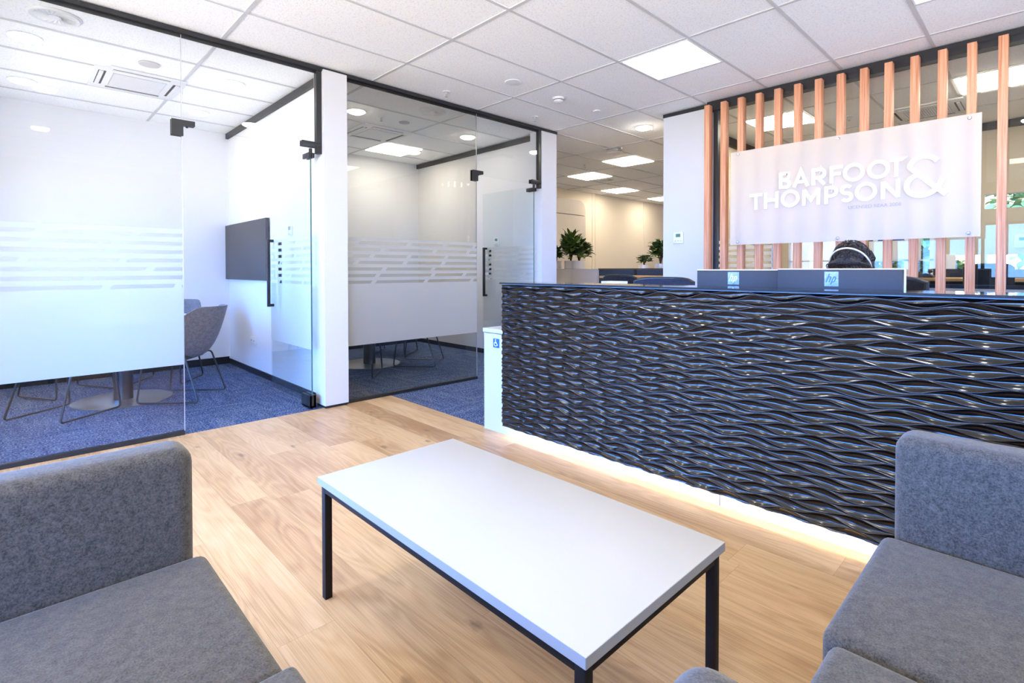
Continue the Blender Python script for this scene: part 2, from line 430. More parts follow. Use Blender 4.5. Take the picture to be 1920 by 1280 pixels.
# ------------------------------------------------------------------ setting
# timber floor: planks run along X
b = MB(); lay = b.bm.loops.layers.float_color.new('plank')
pw = .182; y = .75 - pw * 23; rnd = random.Random(3)
fixed = {0: (-2.75,), 1: (-2.69,), 2: (-3.35, -1.3)}
k = -23
while y < 2.485 - .01:
    y1 = min(y + pw, 2.485); x = -4.19 - rnd.uniform(0, 1.9)
    joints = list(fixed.get(k, ()))
    x0 = -4.19
    cuts = [x0]
    xx = x0 + rnd.uniform(.4, 1.9)
    if joints: cuts += joints; xx = joints[-1] + 1.9
    while xx < 2.2 - .3: cuts.append(xx); xx += 1.9
    cuts.append(2.2)
    for a, c in zip(cuts, cuts[1:]):
        g = .0004
        vs = [b.bm.verts.new(p) for p in ((a + g, y + g, 0), (c - g, y + g, 0), (c - g, y1 - g, 0), (a + g, y1 - g, 0))]
        f = b.bm.faces.new(vs); f.material_index = 0
        col = (rnd.random(), rnd.random(), rnd.random(), 1)
        for lp in f.loops: lp[lay] = col
    y += pw; k += 1
b.mats = ['oak', 'oak_gap']; b.mi = 1
b.quad((-4.19, -3.53, -.002), (2.2, -3.53, -.002), (2.2, 2.485, -.002), (-4.19, 2.485, -.002))
struct(b.build('floor', smooth=False, normals=False), 'pale knotty oak plank floor of the reception lobby', 'floor')
b = MB().mat('carpet')
b.box(-7.05, -4.19, -.55, 13.05, -.06, -.001); b.box(-4.19, 2.2, 2.485, 13.05, -.06, -.001)
struct(b.build('floor_carpet', smooth=False), 'blue heathered carpet tiles of the meeting rooms and the open office', 'carpet')

# ceiling: tiles above a T-bar grid
GX, SX, GY, SY = -4.2235, .5986, 2.313, 1.203
LIGHTS = []   # cells that carry a square panel: (x0, y0, half)
b = MB().mat('tile'); b.box(-7.15, 2.3, -3.6, 13.15, ZC + .006, ZC + .1)
ceil = struct(b.build('ceiling', smooth=False), 'white speckled mineral tile ceiling in a metal grid', 'ceiling')
b = MB(); hw = .012
i = -5
while GX + i * SX < 2.25:
    x = GX + i * SX
    if x > -7.1: b.box(x - hw, x + hw, -3.47, 13.1, ZC, ZC + .008)
    i += 1
j = -4
while GY + j * SY < 13.05:
    y = GY + j * SY; b.box(-7.1, 2.25, y - hw, y + hw, ZC + .0004, ZC + .0075); j += 1
def cell(i, y0): return GX + i * SX + hw, GX + (i + 1) * SX - hw
halfs = [(3, GY + SY * 1), (6, GY + SY * 1), (-1, GY + SY * 3), (3, GY + SY * 3), (6, GY + SY * 3), (-4, GY + SY * 1), (-4, GY + SY * 5), (-4, GY + SY * 7), (-3, GY + SY * 4),
         (-1, GY + SY * 6), (-1, GY + SY * 8)]
for (i, y0) in halfs:
    a, c = cell(i, y0); ym = y0 + SY / 2
    b.box(a, c, ym - hw, ym + hw, ZC + .0004, ZC + .0075)
o = b.build('ceiling_grid', 'tbar', ceil, smooth=False); o['kind'] = 'structure'

def wall(name, label, mat, *boxes):
    b = MB()
    for x in boxes: b.box(*x)
    return struct(b.build(name, mat, smooth=False), label, 'wall')
ZT = ZC + .005
wall('wall_left', 'white rear wall of the first meeting room', 'white_wall_lit', (-7.17, -7.02, -.55, 1.995, 0, ZT))
wall('wall_rear', 'white rear wall of the second meeting room', 'white_wall', (-7.17, -7.02, 1.995, 4.70, 0, ZT))
wall('wall_office_left', 'cream side wall of the open office behind the desks', 'cream_wall', (-7.17, -7.0, 4.76, 13.05, 0, ZT))
wall('wall_middle', 'white partition wall between the two meeting rooms with the display panel on it', 'white_wall_lit', (-7.02, -4.33, 1.93, 2.06, 0, ZT))
wall('wall_column', 'white square end column between the two glazed meeting room fronts', 'white_wall', (-4.33, -4.145, 1.852, 2.056, .022, 2.786))
wall('wall_room_right', 'white partition wall on the right of the second meeting room', 'white_wall', (-7.02, -4.36, 4.68, 4.76, 0, ZT))
wall('wall_stub', 'white end stub beside the second meeting room doorway', 'white_wall', (-4.36, -4.17, 4.50, 4.76, .022, 2.786))
wall('wall_office_end', 'cream end wall of the open office', 'cream_wall', (-7.0, -2.9, 13.0, 13.15, 0, ZT))
wall('wall_pillar', 'white pillar wall left of the timber slats carrying a thermostat', 'white_wall', (-2.916, -2.345, 5.07, 5.30, 0, 2.77))
wall('wall_side_office', 'beige side wall of the rear office behind the pillar', 'beige_wall', (-2.916, -2.86, 5.30, 13.0, 0, ZT))
wall('wall_right', 'white right wall of the lobby out of frame', 'white_wall', (2.2, 2.35, -3.6, 2.7, 0, ZT), (2.2, 2.35, 3.75, 8.2, 0, ZT), (2.2, 2.35, 2.7, 3.75, 0, .3), (2.2, 2.35, 2.7, 3.75, 2.62, ZT))
# rear office wall with its openings
zt0, zt1, zl0, zl1 = 1.835, 2.0, .98, 1.312
wall('wall_back', 'beige rear office wall pierced by a high window strip and a low window', 'beige_wall',
     (-2.86, -2.64, 8.05, 8.17, 0, ZT), (-2.64, -1.0, 8.05, 8.17, 0, .9), (-2.64, -1.0, 8.05, 8.17, 1.62, ZT),
     (-1.0, 2.2, 8.05, 8.17, 0, zl0), (-1.0, 2.2, 8.05, 8.17, zl1, zt0), (-1.0, 2.2, 8.05, 8.17, zt1, ZT),
     (-1.0, -.9, 8.05, 8.17, zl0, zl1), (-.58, -.525, 8.05, 8.17, zl0, zl1), (-1.0, -.55, 8.05, 8.17, zt0, zt1), (1.9, 2.2, 8.05, 8.17, zl0, zl1), (1.9, 2.2, 8.05, 8.17, zt0, zt1))
wall('wall_front', 'white street front wall around the lobby windows behind the camera', 'white_wall',
     (-4.35, 2.2, -3.6, -3.48, 0, .06), (-4.35, 2.2, -3.6, -3.48, 2.05, ZT), (-4.35, -4.1, -3.6, -3.48, 0.06, 2.05))
wall('wall_lobby_side', 'white side wall of the lobby toward the street', 'white_wall', (-4.35, -4.2, -3.48, -3.3, 0, ZT), (-4.35, -4.2, -.8, -.62, 0, ZT), (-4.35, -4.2, -3.3, -.8, 0, .06), (-4.35, -4.2, -3.3, -.8, 2.05, ZT))
wall('wall_room_front', 'white street wall around the meeting room window', 'white_wall', (-7.17, -4.35, -.62, -.55, 0, .5), (-7.17, -4.35, -.62, -.55, 1.95, ZT), (-7.17, -6.4, -.62, -.55, .5, 1.95), (-5.1, -4.35, -.62, -.55, .5, 1.95))
# skirtings and black ceiling trims
def trim(name, label, *boxes, mat='black_gap'):
    b = MB()
    for x in boxes: b.box(*x)
    return struct(b.build(name, mat, smooth=False), label, 'trim')
trim('baseboard_left', 'black skirting along the rear wall of the first meeting room', (-7.02, -7.008, -.55, 1.918, 0, .085))
trim('baseboard_middle', 'black skirting under the display panel wall', (-7.02, -4.335, 1.918, 1.93, 0, .06), (-4.325, -4.155, 1.86, 2.05, 0, .021))
trim('baseboard_room', 'black skirting around the second meeting room', (-7.02, -7.008, 2.06, 4.668, 0, .085), (-7.02, -4.365, 4.668, 4.68, 0, .06), (-4.355, -4.18, 4.51, 4.75, 0, .021))
trim('trim_1', 'black shadow trim where the display panel wall meets the ceiling', (-7.02, -4.25, 1.90, 1.93, 2.745, 2.806))
trim('trim_2', 'black shadow trim where the right wall of the second meeting room meets the ceiling', (-7.02, -4.25, 4.65, 4.68, 2.745, 2.806))
trim('trim_3', 'black shadow trim on top of the white pillar wall', (-2.92, -2.42, 5.065, 5.31, 2.771, 2.806))
trim('trim_4', 'long black head track along the meeting room fronts at the ceiling', (-4.245, -4.165, -.55, 4.77, 2.776, 2.8065), (-4.205, -4.197, -.55, 4.50, 2.755, 2.776))
trim('trim_5', 'black ceiling trim at the rear office wall', (-2.86, 2.2, 7.99, 8.05, 2.73, 2.806), (-2.86, -2.82, 5.32, 8.0, 2.70, 2.806))

# ------------------------------------------------------------------ glazing
def film(bm_, y0, y1, x, z0=.49, zs=1.026, ztop=1.43, pitch=.0577, slot=.027, seed=1, axis='Y'):
    """frosted sheet with seven clear slots near its top; each slot is cut by slanted joins"""
    r = random.Random(seed)
    def q(a0, b0, a1, b1, sl=0.):
        pts = [(a0, b0), (a1, b0), (a1 + sl, b1), (a0 + sl, b1)]
        bm_.quad(*[((x, p, z) if axis == 'Y' else (p, x, z)) for p, z in pts])
    q(y0, z0, y1, zs)
    z = zs
    for k in range(7):
        q(y0, z + slot, y1, z + pitch)
        c = y0 + r.uniform(.02, .35)
        while c < y1 - .06:
            q(c, z, c + .045, z + slot, slot * .8); c += r.uniform(.38, .62)
        z += pitch
def glass_wall(name, label, y0, y1, mat, fmat, seed):
    w = thing(name, label, 'window', (0, 0, 0)); w['kind'] = 'structure'
    bx('glass_pane', mat, w, XG - .006, XG + .006, y0, y1, .012, 2.776)
    bx('base_channel', 'black', w, XG - .02, XG + .02, y0, y1, 0.0, .026)
    f = MB(); film(f, y0, y1, XG + .0075, seed=seed); f.build('frosted_film', fmat, w, smooth=False, normals=False)
    e = bx('joint_edge', 'silver', w, XG - .006, XG + .006, y1 + .0005, y1 + .0045, .026, 2.776)
    return w
w1 = glass_wall('window_1', 'large fixed glass pane with frosted band fronting the first meeting room', -.54, .858, 'clear', 'frost', 2)
w2 = glass_wall('window_2', 'grey tinted fixed glass pane with frosted band fronting the second meeting room', 2.066, 3.52, 'grey_glass', 'frost_grey', 5)
bx('side_frame', 'black', w2, XG - .02, XG + .02, 2.0565, 2.0655, .022, 2.776)
def doorway(n, yj, yh, yleaf, gl, fmat, label, tlabel, zt):
    """glass over-panel with patch fittings, and the leaf standing open into the room"""
    t = thing('window_%d' % (n + 2), tlabel, 'window'); t['kind'] = 'structure'
    bx('over_panel_glass', 'clear', t, XG - .006, XG + .006, yj + .006, yh - .045, 2.14, 2.776)
    bx('side_frame', 'black', t, XG - .02, XG + .022, yh - .045, yh - .002, 2.10, 2.776)
    b = MB().mat('black')       # L-shaped patch at the free corner
    b.prism([(yj - .065, 2.075), (yj + .004, 2.075), (yj + .004, 2.15), (yj + .075, 2.15), (yj + .075, 2.185), (yj - .065, 2.185)], XG + .007, XG + .024, 'YZ')
    b.prism([(yj - .065, 2.075), (yj + .004, 2.075), (yj + .004, 2.15), (yj + .075, 2.15), (yj + .075, 2.185), (yj - .065, 2.185)], XG - .024, XG - .007, 'YZ')
    b.cyl((XG, yj + .03, 2.138), .008, .014, 12)
    b.build('corner_patch', None, t)
    b = MB().mat('black'); b.box(XG + .007, XG + .026, yh - .165, yh - .003, 2.145, 2.19, .002); b.box(XG - .026, XG - .007, yh - .165, yh - .003, 2.145, 2.19, .002)
    b.build('pivot_patch', None, t)
    d = thing('door_%d' % n, label, 'door'); d['kind'] = 'structure'
    xf, xh = -5.135, -4.225
    bx('door_glass', gl, d, xf, xh, yleaf - .005, yleaf + .005, .03, 2.12)
    b = MB().mat('gedge'); b.box(xh + .0004, xh + .003, yleaf - .005, yleaf + .005, .1, 2.12); b.build('door_edge', None, d)
    f = MB(); film(f, xf, xh, yleaf - .0065, seed=n + 11, axis='X'); f.build('frosted_film', fmat, d, smooth=False, normals=False)
    for s, nm in ((-1, 'handle'), (1, 'handle')):
        b = MB().mat('black'); yo = yleaf + s * .052
        hx = xf + .075
        b.box(hx - .013, hx + .013, yo - .0125, yo + .0125, .805, 1.43, .002)
        for z in (.8175, 1.4175):
            lo, hi = sorted((yleaf + s * .0075, yo)); b.box(hx - .0125, hx + .0125, lo, hi, z - .0125, z + .0125)
        b.build(nm, None, d)
    b = MB().mat('black'); b.box(xh - .15, xh + .015, yleaf - .028, yleaf - .0075, .012, .115, .003); b.box(xh - .15, xh + .015, yleaf + .0055, yleaf + .028, .012, .115, .003)
    b.box(xh - .15, xh + .015, yleaf - .028, yleaf + .028, .012, .028, .002); b.box(xh + .004, xh + .015, yleaf - .028, yleaf + .028, .012, .115, .002)
    b.cyl((xh - .03, yleaf, 0), .022, .013, 16); b.build('bottom_pivot', None, d)
    b = MB().mat('black'); b.box(xh - .1, xh + .02, yleaf - .026, yleaf - .0075, 2.065, 2.105, .002); b.box(xh - .1, xh + .02, yleaf + .0055, yleaf + .026, 2.065, 2.105, .002)
    b.cyl((xh - .0, yleaf, 2.06), .014, .08, 12); b.build('top_pivot', None, d)
doorway(1, .863, 1.852, 1.775, 'clear_door', 'frost_door', 'open glass door of the first meeting room folded back beside the display panel', 'clear glass over-panel above the first meeting room doorway', 0)
doorway(2, 3.525, 4.50, 4.42, 'clear_door', 'frost_grey', 'open glass door of the second meeting room folded back behind the counter end', 'clear glass over-panel above the second meeting room doorway', 0)

# glazed screen behind the slats
w = thing('window_5', 'glass screen in a black frame behind the timber slats', 'window'); w['kind'] = 'structure'
b = MB().mat('black'); b.box(-2.40, 2.2, 5.004, 5.10, 2.715, 2.8065); b.box(-2.344, -2.30, 5.03, 5.10, 0, 2.715); b.box(-1.93, -1.905, 5.05, 5.09, 0, 2.715)
b.box(-2.40, 2.2, 5.004, 5.03, 2.762, 2.7645)
b.build('frame', None, w, smooth=False)
bx('glass_pane', 'office_glass', w, -2.30, 2.2, 5.065, 5.075, 0, 2.715)
f = MB(); film(f, -2.30, -1.80, 5.062, seed=9, axis='X'); f.build('frosted_film', 'frost', w, smooth=False, normals=False)
# street glazing of the lobby, of the first meeting room and of the rear office
w = thing('window_6', 'street glazing of the lobby behind the camera', 'window'); w['kind'] = 'structure'
b = MB().mat('black')
for x in (-4.08, -2.5, -.95, .6, 2.17): b.box(x - .025, x + .025, -3.57, -3.51, .06, 2.05)
b.box(-4.1, 2.2, -3.57, -3.51, .06, .11); b.box(-4.1, 2.2, -3.57, -3.51, 2.0, 2.05); b.build('frame', None, w, smooth=False)
bx('glass_pane', 'clear', w, -4.1, 2.2, -3.545, -3.54, .06, 2.05)
w = thing('window_10', 'street glazing in the left lobby wall behind the left sofa', 'window'); w['kind'] = 'structure'
b = MB().mat('black')
for y in (-3.28, -2.05, -.82): b.box(-4.31, -4.25, y - .02, y + .02, .06, 2.05)
b.box(-4.31, -4.25, -3.3, -.8, .06, .1); b.box(-4.31, -4.25, -3.3, -.8, 2.01, 2.05); b.build('frame', None, w, smooth=False)
bx('glass_pane', 'clear', w, -4.285, -4.28, -3.3, -.8, .06, 2.05)
w = thing('window_7', 'street glazing on the left side of the first meeting room', 'window'); w['kind'] = 'structure'
b = MB().mat('black')
for x in (-6.38, -5.75, -5.12): b.box(x - .02, x + .02, -.61, -.56, .5, 1.95)
b.box(-6.4, -5.1, -.61, -.56, .5, .54); b.box(-6.4, -5.1, -.61, -.56, 1.91, 1.95); b.build('frame', None, w, smooth=False)
bx('glass_pane', 'clear', w, -6.4, -5.1, -.59, -.585, .5, 1.95)
w = thing('window_9', 'street glazing in the right wall beside the counter, out of frame', 'window'); w['kind'] = 'structure'
b = MB().mat('black')
for y in (2.72, 3.73): b.box(2.25, 2.31, y - .02, y + .02, .3, 2.62)
b.box(2.25, 2.31, 2.7, 3.75, .3, .34); b.box(2.25, 2.31, 2.7, 3.75, 2.58, 2.62); b.build('frame', None, w, smooth=False)
bx('glass_pane', 'clear', w, 2.275, 2.28, 2.7, 3.75, .3, 2.62)
w = thing('window_8', 'bright street windows of the rear office seen between the slats', 'window'); w['kind'] = 'structure'
b = MB().mat('plastic_white')
for x in (-2.62, -1.80, -1.27, -1.02): b.box(x - .02, x + .02, 8.06, 8.12, .9, 1.62)
b.box(-2.64, -1.0, 8.06, 8.12, .9, .93); b.box(-2.64, -1.0, 8.06, 8.12, 1.25, 1.27); b.build('frame', None, w, smooth=False)
bx('glass_pane', 'clear', w, -2.64, 1.9, 8.13, 8.135, .9, 2.05)

# ------------------------------------------------------------------ ceiling fittings
def panel_light(i, y0, mat, label, group, drop=0.):
    x0 = GX + i * SX + hw; x1 = GX + (i + 1) * SX - hw; ya = y0 + hw; yb = y0 + SY / 2 - hw
    t = thing('ceiling_panel_light', label, 'ceiling light', ((x0 + x1) / 2, (ya + yb) / 2, ZC), 0, group)
    hx, hy = (x1 - x0) / 2, (yb - ya) / 2
    b = MB().mat('plastic_white')
    b.box(-hx, hx, -hy, -hy + .012, -.004, .004); b.box(-hx, hx, hy - .012, hy, -.004, .004)
    b.box(-hx, -hx + .012, -hy + .012, hy - .012, -.003, .004); b.box(hx - .012, hx, -hy + .012, hy - .012, -.003, .004)
    b.build('frame', None, t, smooth=False)
    bx('diffuser', mat, t, -hx + .012, hx - .012, -hy + .012, hy - .012, -drop, .004)
    return t
PG = 'square ceiling panel lights'
panel_light(3, GY + SY, 'lamp_neutral', 'square panel light in the lobby ceiling above the counter, left of the slats', PG)
panel_light(6, GY + SY, 'lamp_neutral', 'square panel light cut by the top edge above the slats', PG)
panel_light(3, GY - SY * 3, 'lamp_neutral', 'added square panel light near the street windows, out of view', PG)  # unseen row added to light the floor and bounce onto the ceiling
panel_light(0, GY - SY * 3, 'lamp_neutral', 'added square panel light near the street windows on the left, out of view', PG)
panel_light(6, GY - SY * 3, 'lamp_neutral', 'added square panel light near the street windows on the right, out of view', PG)
panel_light(-1, GY + SY * 3.5, 'lamp_warm', 'nearest square panel light in the open office ceiling', PG, .012)
panel_light(-4, GY + SY * 5.5, 'lamp_warm', 'square panel light in the open office beyond the round vent', PG, .012)
panel_light(-4, GY + SY * 7, 'lamp_warm', 'farthest square panel light beside the white pillar', PG, .012)
panel_light(-3, GY + SY * 4, 'lamp_warm', 'square panel light just right of the meeting room end wall', PG, .012)
panel_light(-1, GY + SY * 6, 'lamp_warm', 'added square panel light behind the pillar, out of view', PG, .012)  # unseen panel added to brighten the open office
panel_light(-4, GY + SY, 'panel_room', 'dim square panel light at the rear of the second meeting room ceiling', PG, .012)
panel_light(3, GY + SY * 3, 'lamp_back', 'square panel light seen between the left slats', PG, .012)
panel_light(6, GY + SY * 3, 'lamp_back', 'square panel light seen between the right slats', PG, .012)
DG = 'round ceiling downlights'
def downlight_proto(mat):
    t = thing('downlight', '', 'downlight', (0, 0, ZC), 0, DG)
    b = MB().mat('plastic_white'); b.lathe([(.083, -.001), (.096, -.006), (.098, .0), (.098, .004), (.083, .004)], seg=28); b.build('rim', None, t)
    b = MB().mat(mat); b.lathe([(.0, -.026), (.06, -.024), (.078, -.016), (.083, -.001), (.083, .004), (0, .004)], seg=28); b.build('lens', None, t)
    return t
def downs(mat, items):
    p = None
    for x, y, lab in items:
        if p is None: p = downlight_proto(mat); p.location = (x, y, ZC); p['label'] = lab
        else: copy_thing(p, (x, y, ZC), 0, lab, DG)
downs('lamp_cool', [(-5.085, .088, 'round downlight below the swirl vent in the first meeting room'),
    (-6.27, .085, 'far left round downlight in the first meeting room'),
    (-5.085, 1.442, 'round downlight near the doorway side of the first meeting room'), (-6.262, 1.443, 'round downlight near the rear corner above the display panel')])
downs('lamp_room', [(-5.073, 2.62, 'round downlight beside the white end column in the second meeting room'), (-5.088, 4.129, 'round downlight near the glass joint of the second meeting room'), (-6.269, 4.111, 'round downlight beside the dim panel light in the second meeting room')])
downs('lamp_spot', [(-3.333, 5.348, 'round downlight in the lobby ceiling left of the white pillar'), (-3.2, .52, 'lobby downlight near the glass fronts, seen only as a reflection'), (-2.0, .24, 'lobby downlight over the left sofa, seen only as a reflection'),
    (-.18, .26, 'lobby downlight above the camera, seen only as a reflection'), (-2.04, 1.98, 'lobby downlight before the counter, seen only as a reflection'), (-.18, 1.98, 'lobby downlight over the right sofa, out of view')])
def swirl_vent(x, y, label):
    t = thing('swirl_vent', label, 'ceiling vent', (x, y, ZC), 0, 'round swirl ceiling vents')
    b = MB().mat('plastic_white'); b.lathe([(.112, -.002), (.128, -.008), (.14, -.001), (.14, .004), (.112, .004)], seg=36); b.build('rim', None, t)
    b = MB().mat('slot'); b.lathe([(0, .002), (.112, .002), (.112, .005), (0, .005)], seg=36); b.build('duct', None, t)
    b = MB().mat('plastic_white'); n = 22
    for k in range(n):
        a = 2 * PI * k / n; a2 = a + .5
        p = [(.03 * math.cos(a), .03 * math.sin(a)), (.11 * math.cos(a2), .11 * math.sin(a2)), (.11 * math.cos(a2 + .16), .11 * math.sin(a2 + .16)), (.03 * math.cos(a + .2), .03 * math.sin(a + .2))]
        b.quad((*p[0], -.007), (*p[1], -.007), (*p[2], .0015), (*p[3], .0015))
    b.lathe([(0, -.009), (.034, -.006), (.034, .0015), (0, .0015)], seg=20); b.build('swirl_blades', None, t)
swirl_vent(-4.55, .222, 'round swirl air vent at the top left in the first meeting room ceiling')
swirl_vent(-4.545, 3.214, 'round swirl air vent in the second meeting room ceiling')
swirl_vent(-5.75, 7.96, 'round swirl air vent in the open office ceiling between panel lights')
def cassette(x, y, label):
    t = thing('ceiling_air_conditioner', label, 'air conditioner', (x, y, ZC), 0, 'ceiling air conditioner cassettes')
    b = MB().mat('plastic_white'); b.box(-.32, .32, -.32, .32, -.014, .004, .006); b.build('body', None, t)
    b = MB().mat('slot')
    for s in (-1, 1):
        b.box(s * .262 - .026, s * .262 + .026, -.2, .2, -.0155, -.0138); b.box(-.2, .2, s * .262 - .026, s * .262 + .026, -.0155, -.0138)
    b.build('air_slot', None, t, smooth=False)
    b = MB().mat('plastic_white')
    for s in (-1, 1):
        b.box(s * .268 - .014, s * .268 + .014, -.2, .2, -.024, -.0157); b.box(-.2, .2, s * .268 - .014, s * .268 + .014, -.024, -.0157)
    b.build('louvre', None, t, smooth=False)
    b = MB().mat('plastic_grey'); b.box(-.19, .19, -.19, .19, -.0148, -.0138)
    b.mat('plastic_white')
    for k in range(19): b.box(-.18 + k * .02 - .0065, -.18 + k * .02 + .0065, -.185, .185, -.0195, -.0149)
    b.build('intake_grille', None, t, smooth=False)
cassette(-5.64, .82, 'square air conditioner cassette in the first meeting room ceiling')
cassette(-5.72, 3.22, 'square air conditioner cassette in the second meeting room ceiling')
cassette(-.93, 6.93, 'square air conditioner cassette seen between the slats')
def disc(name, x, y, r, h, label, cat, mat='plastic_white', group=None):
    b = MB().mat(mat); b.lathe([(0, -h), (r * .6, -h), (r * .95, -h * .55), (r, 0.), (r, .002), (0, .002)], seg=28)
    return tag(b.build(name, None, loc=(x, y, ZC)), label, cat, group)
disc('ceiling_speaker', -3.33, 3.22, .075, .008, 'flat round speaker disc in the lobby ceiling', 'speaker')
disc('ceiling_sensor', -3.327, 4.436, .04, .012, 'small round sensor in the lobby ceiling beyond the smoke detector', 'sensor')
disc('ceiling_speaker', -5.077, .821, .075, .008, 'flat round disc in the first meeting room ceiling', 'speaker', 'panel_grey')
disc('ceiling_speaker', -5.094, 3.215, .06, .008, 'flat round grey disc in the second meeting room ceiling', 'speaker', 'plastic_grey')
t = thing('smoke_detector', 'domed white smoke detector in the lobby ceiling', 'smoke detector', (-3.336, 3.836, ZC))
b = MB().mat('plastic_white'); b.lathe([(.0, -.012), (.055, -.012), (.06, -.004), (.06, .002), (0, .002)], seg=28); b.build('base', None, t)
b = MB().mat('plastic_white'); b.lathe([(0, -.045), (.03, -.043), (.045, -.034), (.05, -.022), (.05, -.012), (0, -.012)], seg=28); b.build('head', None, t)
b = MB().mat('slot'); b.lathe([(.0505, -.024), (.0512, -.024), (.0512, -.018), (.0505, -.018)], seg=28); b.build('vent_ring', None, t)
def sprinkler(x, y, label):
    t = thing('fire_sprinkler', label, 'sprinkler', (x, y, ZC), 0, 'ceiling sprinkler heads')
    b = MB().mat('plastic_white'); b.lathe([(0, -.006), (.03, -.005), (.036, 0), (.036, .002), (0, .002)], seg=20); b.build('escutcheon', None, t)
    b = MB().mat('plastic_grey'); b.cyl((0, 0, -.03), .007, .024, 10); b.tube([(-.014, 0, -.008), (-.014, 0, -.032), (0, 0, -.046), (.014, 0, -.032), (.014, 0, -.008)], .003, 6); b.lathe([(0, -.05), (.016, -.048), (.016, -.046), (0, -.046)], seg=16)
    b.build('sprinkler_head', None, t)
sprinkler(-3.939, 2.943, 'white sprinkler head near the meeting room fronts in the lobby ceiling')
sprinkler(-3.919, 4.119, 'white sprinkler head in front of the second doorway in the lobby ceiling')
sprinkler(-5.162, 6.578, 'sprinkler head in the warm-lit open office ceiling')
sprinkler(-5.071, 2.912, 'sprinkler head in the second meeting room ceiling')
sprinkler(-1.549, 6.572, 'sprinkler head seen between the middle slats')
t = thing('wireless_access_point', 'slim silver box fixture under the open office ceiling', 'ceiling fixture', (-4.224, 6.02, ZC))
b = MB().mat('silver'); b.box(-.1, .1, -.055, .055, -.035, -.006, .01, 3); b.build('body', None, t)
b = MB().mat('plastic_white'); b.box(-.05, .05, -.03, .03, -.006, .002); b.build('bracket', None, t); b = MB().mat('plastic_white'); b.cyl((.13, .0, -.02), .012, .022, 10); b.build('sensor_stud', None, t)

# ------------------------------------------------------------------ meeting room furniture
def make_table(x, y, label):
    t = thing('pedestal_table', label, 'table', (x, y, 0), 0, 'round meeting tables')
    b = MB().mat('laminate'); b.lathe([(0, .706), (.5, .706), (.505, .71), (.505, .727), (.5, .731), (0, .731)], seg=48); b.build('table_top', None, t)
    b = MB().mat('dark_steel'); b.lathe([(.072, .012), (.072, .69), (.16, .695), (.16, .706), (0, .706)], seg=32); b.build('column', None, t)
    b = MB().mat('steel'); b.lathe([(0, .012), (.355, .012), (.365, .008), (.365, 0), (0, 0)], seg=56); b.build('base', None, t)
make_table(-5.69, .70, 'round white table on a stainless disc base behind the first frosted pane')
make_table(-5.76, 3.13, 'round table on a disc base behind the grey tinted pane')

def chair_shell():
    b = MB().mat('chair_felt'); nA, nS = 48, 14
    def pt(a, s, inner):
        back = (1 - math.cos(a)) / 2                      # 0 front, 1 back
        rim = .475 + .355 * max(0, min(1, (back - .12) / .75)) ** 1.15
        rx = .29 + .03 * back; ry = .25 + .115 * back * back
        if inner: rx -= .028; ry -= .028
        zb = .372 if not inner else .425
        rr = s ** .62 if not inner else s ** .55
        zz = zb + (rim - zb) * (s ** 2.6)
        if back < .12: zz = zb + (rim - zb) * s ** 3
        w = 1 - .12 * (1 - s) if s > .5 else .94
        return Vector((math.sin(a) * rx * rr * w, math.cos(a) * ry * rr * w, zz))
    O = [[b.bm.verts.new(pt(2 * PI * k / nA, s / nS, False)) for k in range(nA)] for s in range(1, nS + 1)]
    I = [[b.bm.verts.new(pt(2 * PI * k / nA, s / nS, True)) for k in range(nA)] for s in range(1, nS + 1)]
    for G in (O, I):
        for s in range(nS - 1):
            for k in range(nA): b.bm.faces.new((G[s][k], G[s][(k + 1) % nA], G[s + 1][(k + 1) % nA], G[s + 1][k]))
        c = b.bm.verts.new((0, 0, G[0][0].co.z - .002))
        for k in range(nA): b.bm.faces.new((c, G[0][(k + 1) % nA], G[0][k]))
    for k in range(nA): b.bm.faces.new((O[-1][k], O[-1][(k + 1) % nA], I[-1][(k + 1) % nA], I[-1][k]))
    return b
MG = 'upholstered tub chairs around the meeting tables'
def make_chair(loc, rz, label):     # front is +Y
    t = thing('tub_chair', label, 'chair', loc, rz, MG)
    o = chair_shell().build('seat_shell', None, t, ang=80)
    for s in (-1, 1):
        b = MB().mat('grey_leg')
        b.tube([(s * .12, .10, .395), (s * .225, .21, .385), (s * .245, .25, .022), (s * .245, -.25, .022), (s * .225, -.13, .40), (s * .12, -.08, .395)], .008, 8, .035)
        b.build('sled_leg', None, t)
    b = MB().mat('grey_leg'); b.box(-.14, .14, -.1, .12, .368, .392); b.build('seat_plate', None, t, smooth=False)
    return t
def face(x, y, tx, ty): return math.atan2(ty - y, tx - x) - PI / 2
T1, T2 = (-5.69, .70), (-5.76, 3.13)
spots = [(-5.365, 1.094, T1, 'blue grey tub chair seen whole through the first doorway'), (-5.377, .29, T1, 'tub chair nearest the first frosted pane, wire legs showing below the band'),
         (-6.295, 1.134, T1, 'tub chair at the rear of the first table, back rim above the doorway chair'), (-6.30, .36, T1, 'tub chair at the rear wall side of the first table, left'),
         (-5.304, 3.549, T2, 'tub chair nearest the second doorway behind the grey pane'), (-5.24, 2.67, T2, 'tub chair beside the white column behind the grey pane'),
         (-6.22, 3.75, T2, 'tub chair at the rear right of the second table'), (-6.36, 2.72, T2, 'tub chair at the rear left of the second table')]
ch0 = None
for x, y, T, lab in spots:
    rz = face(x, y, *T)
    if ch0 is None: ch0 = make_chair((x, y, 0), rz, lab)
    else: copy_thing(ch0, (x, y, 0), rz, lab, MG)

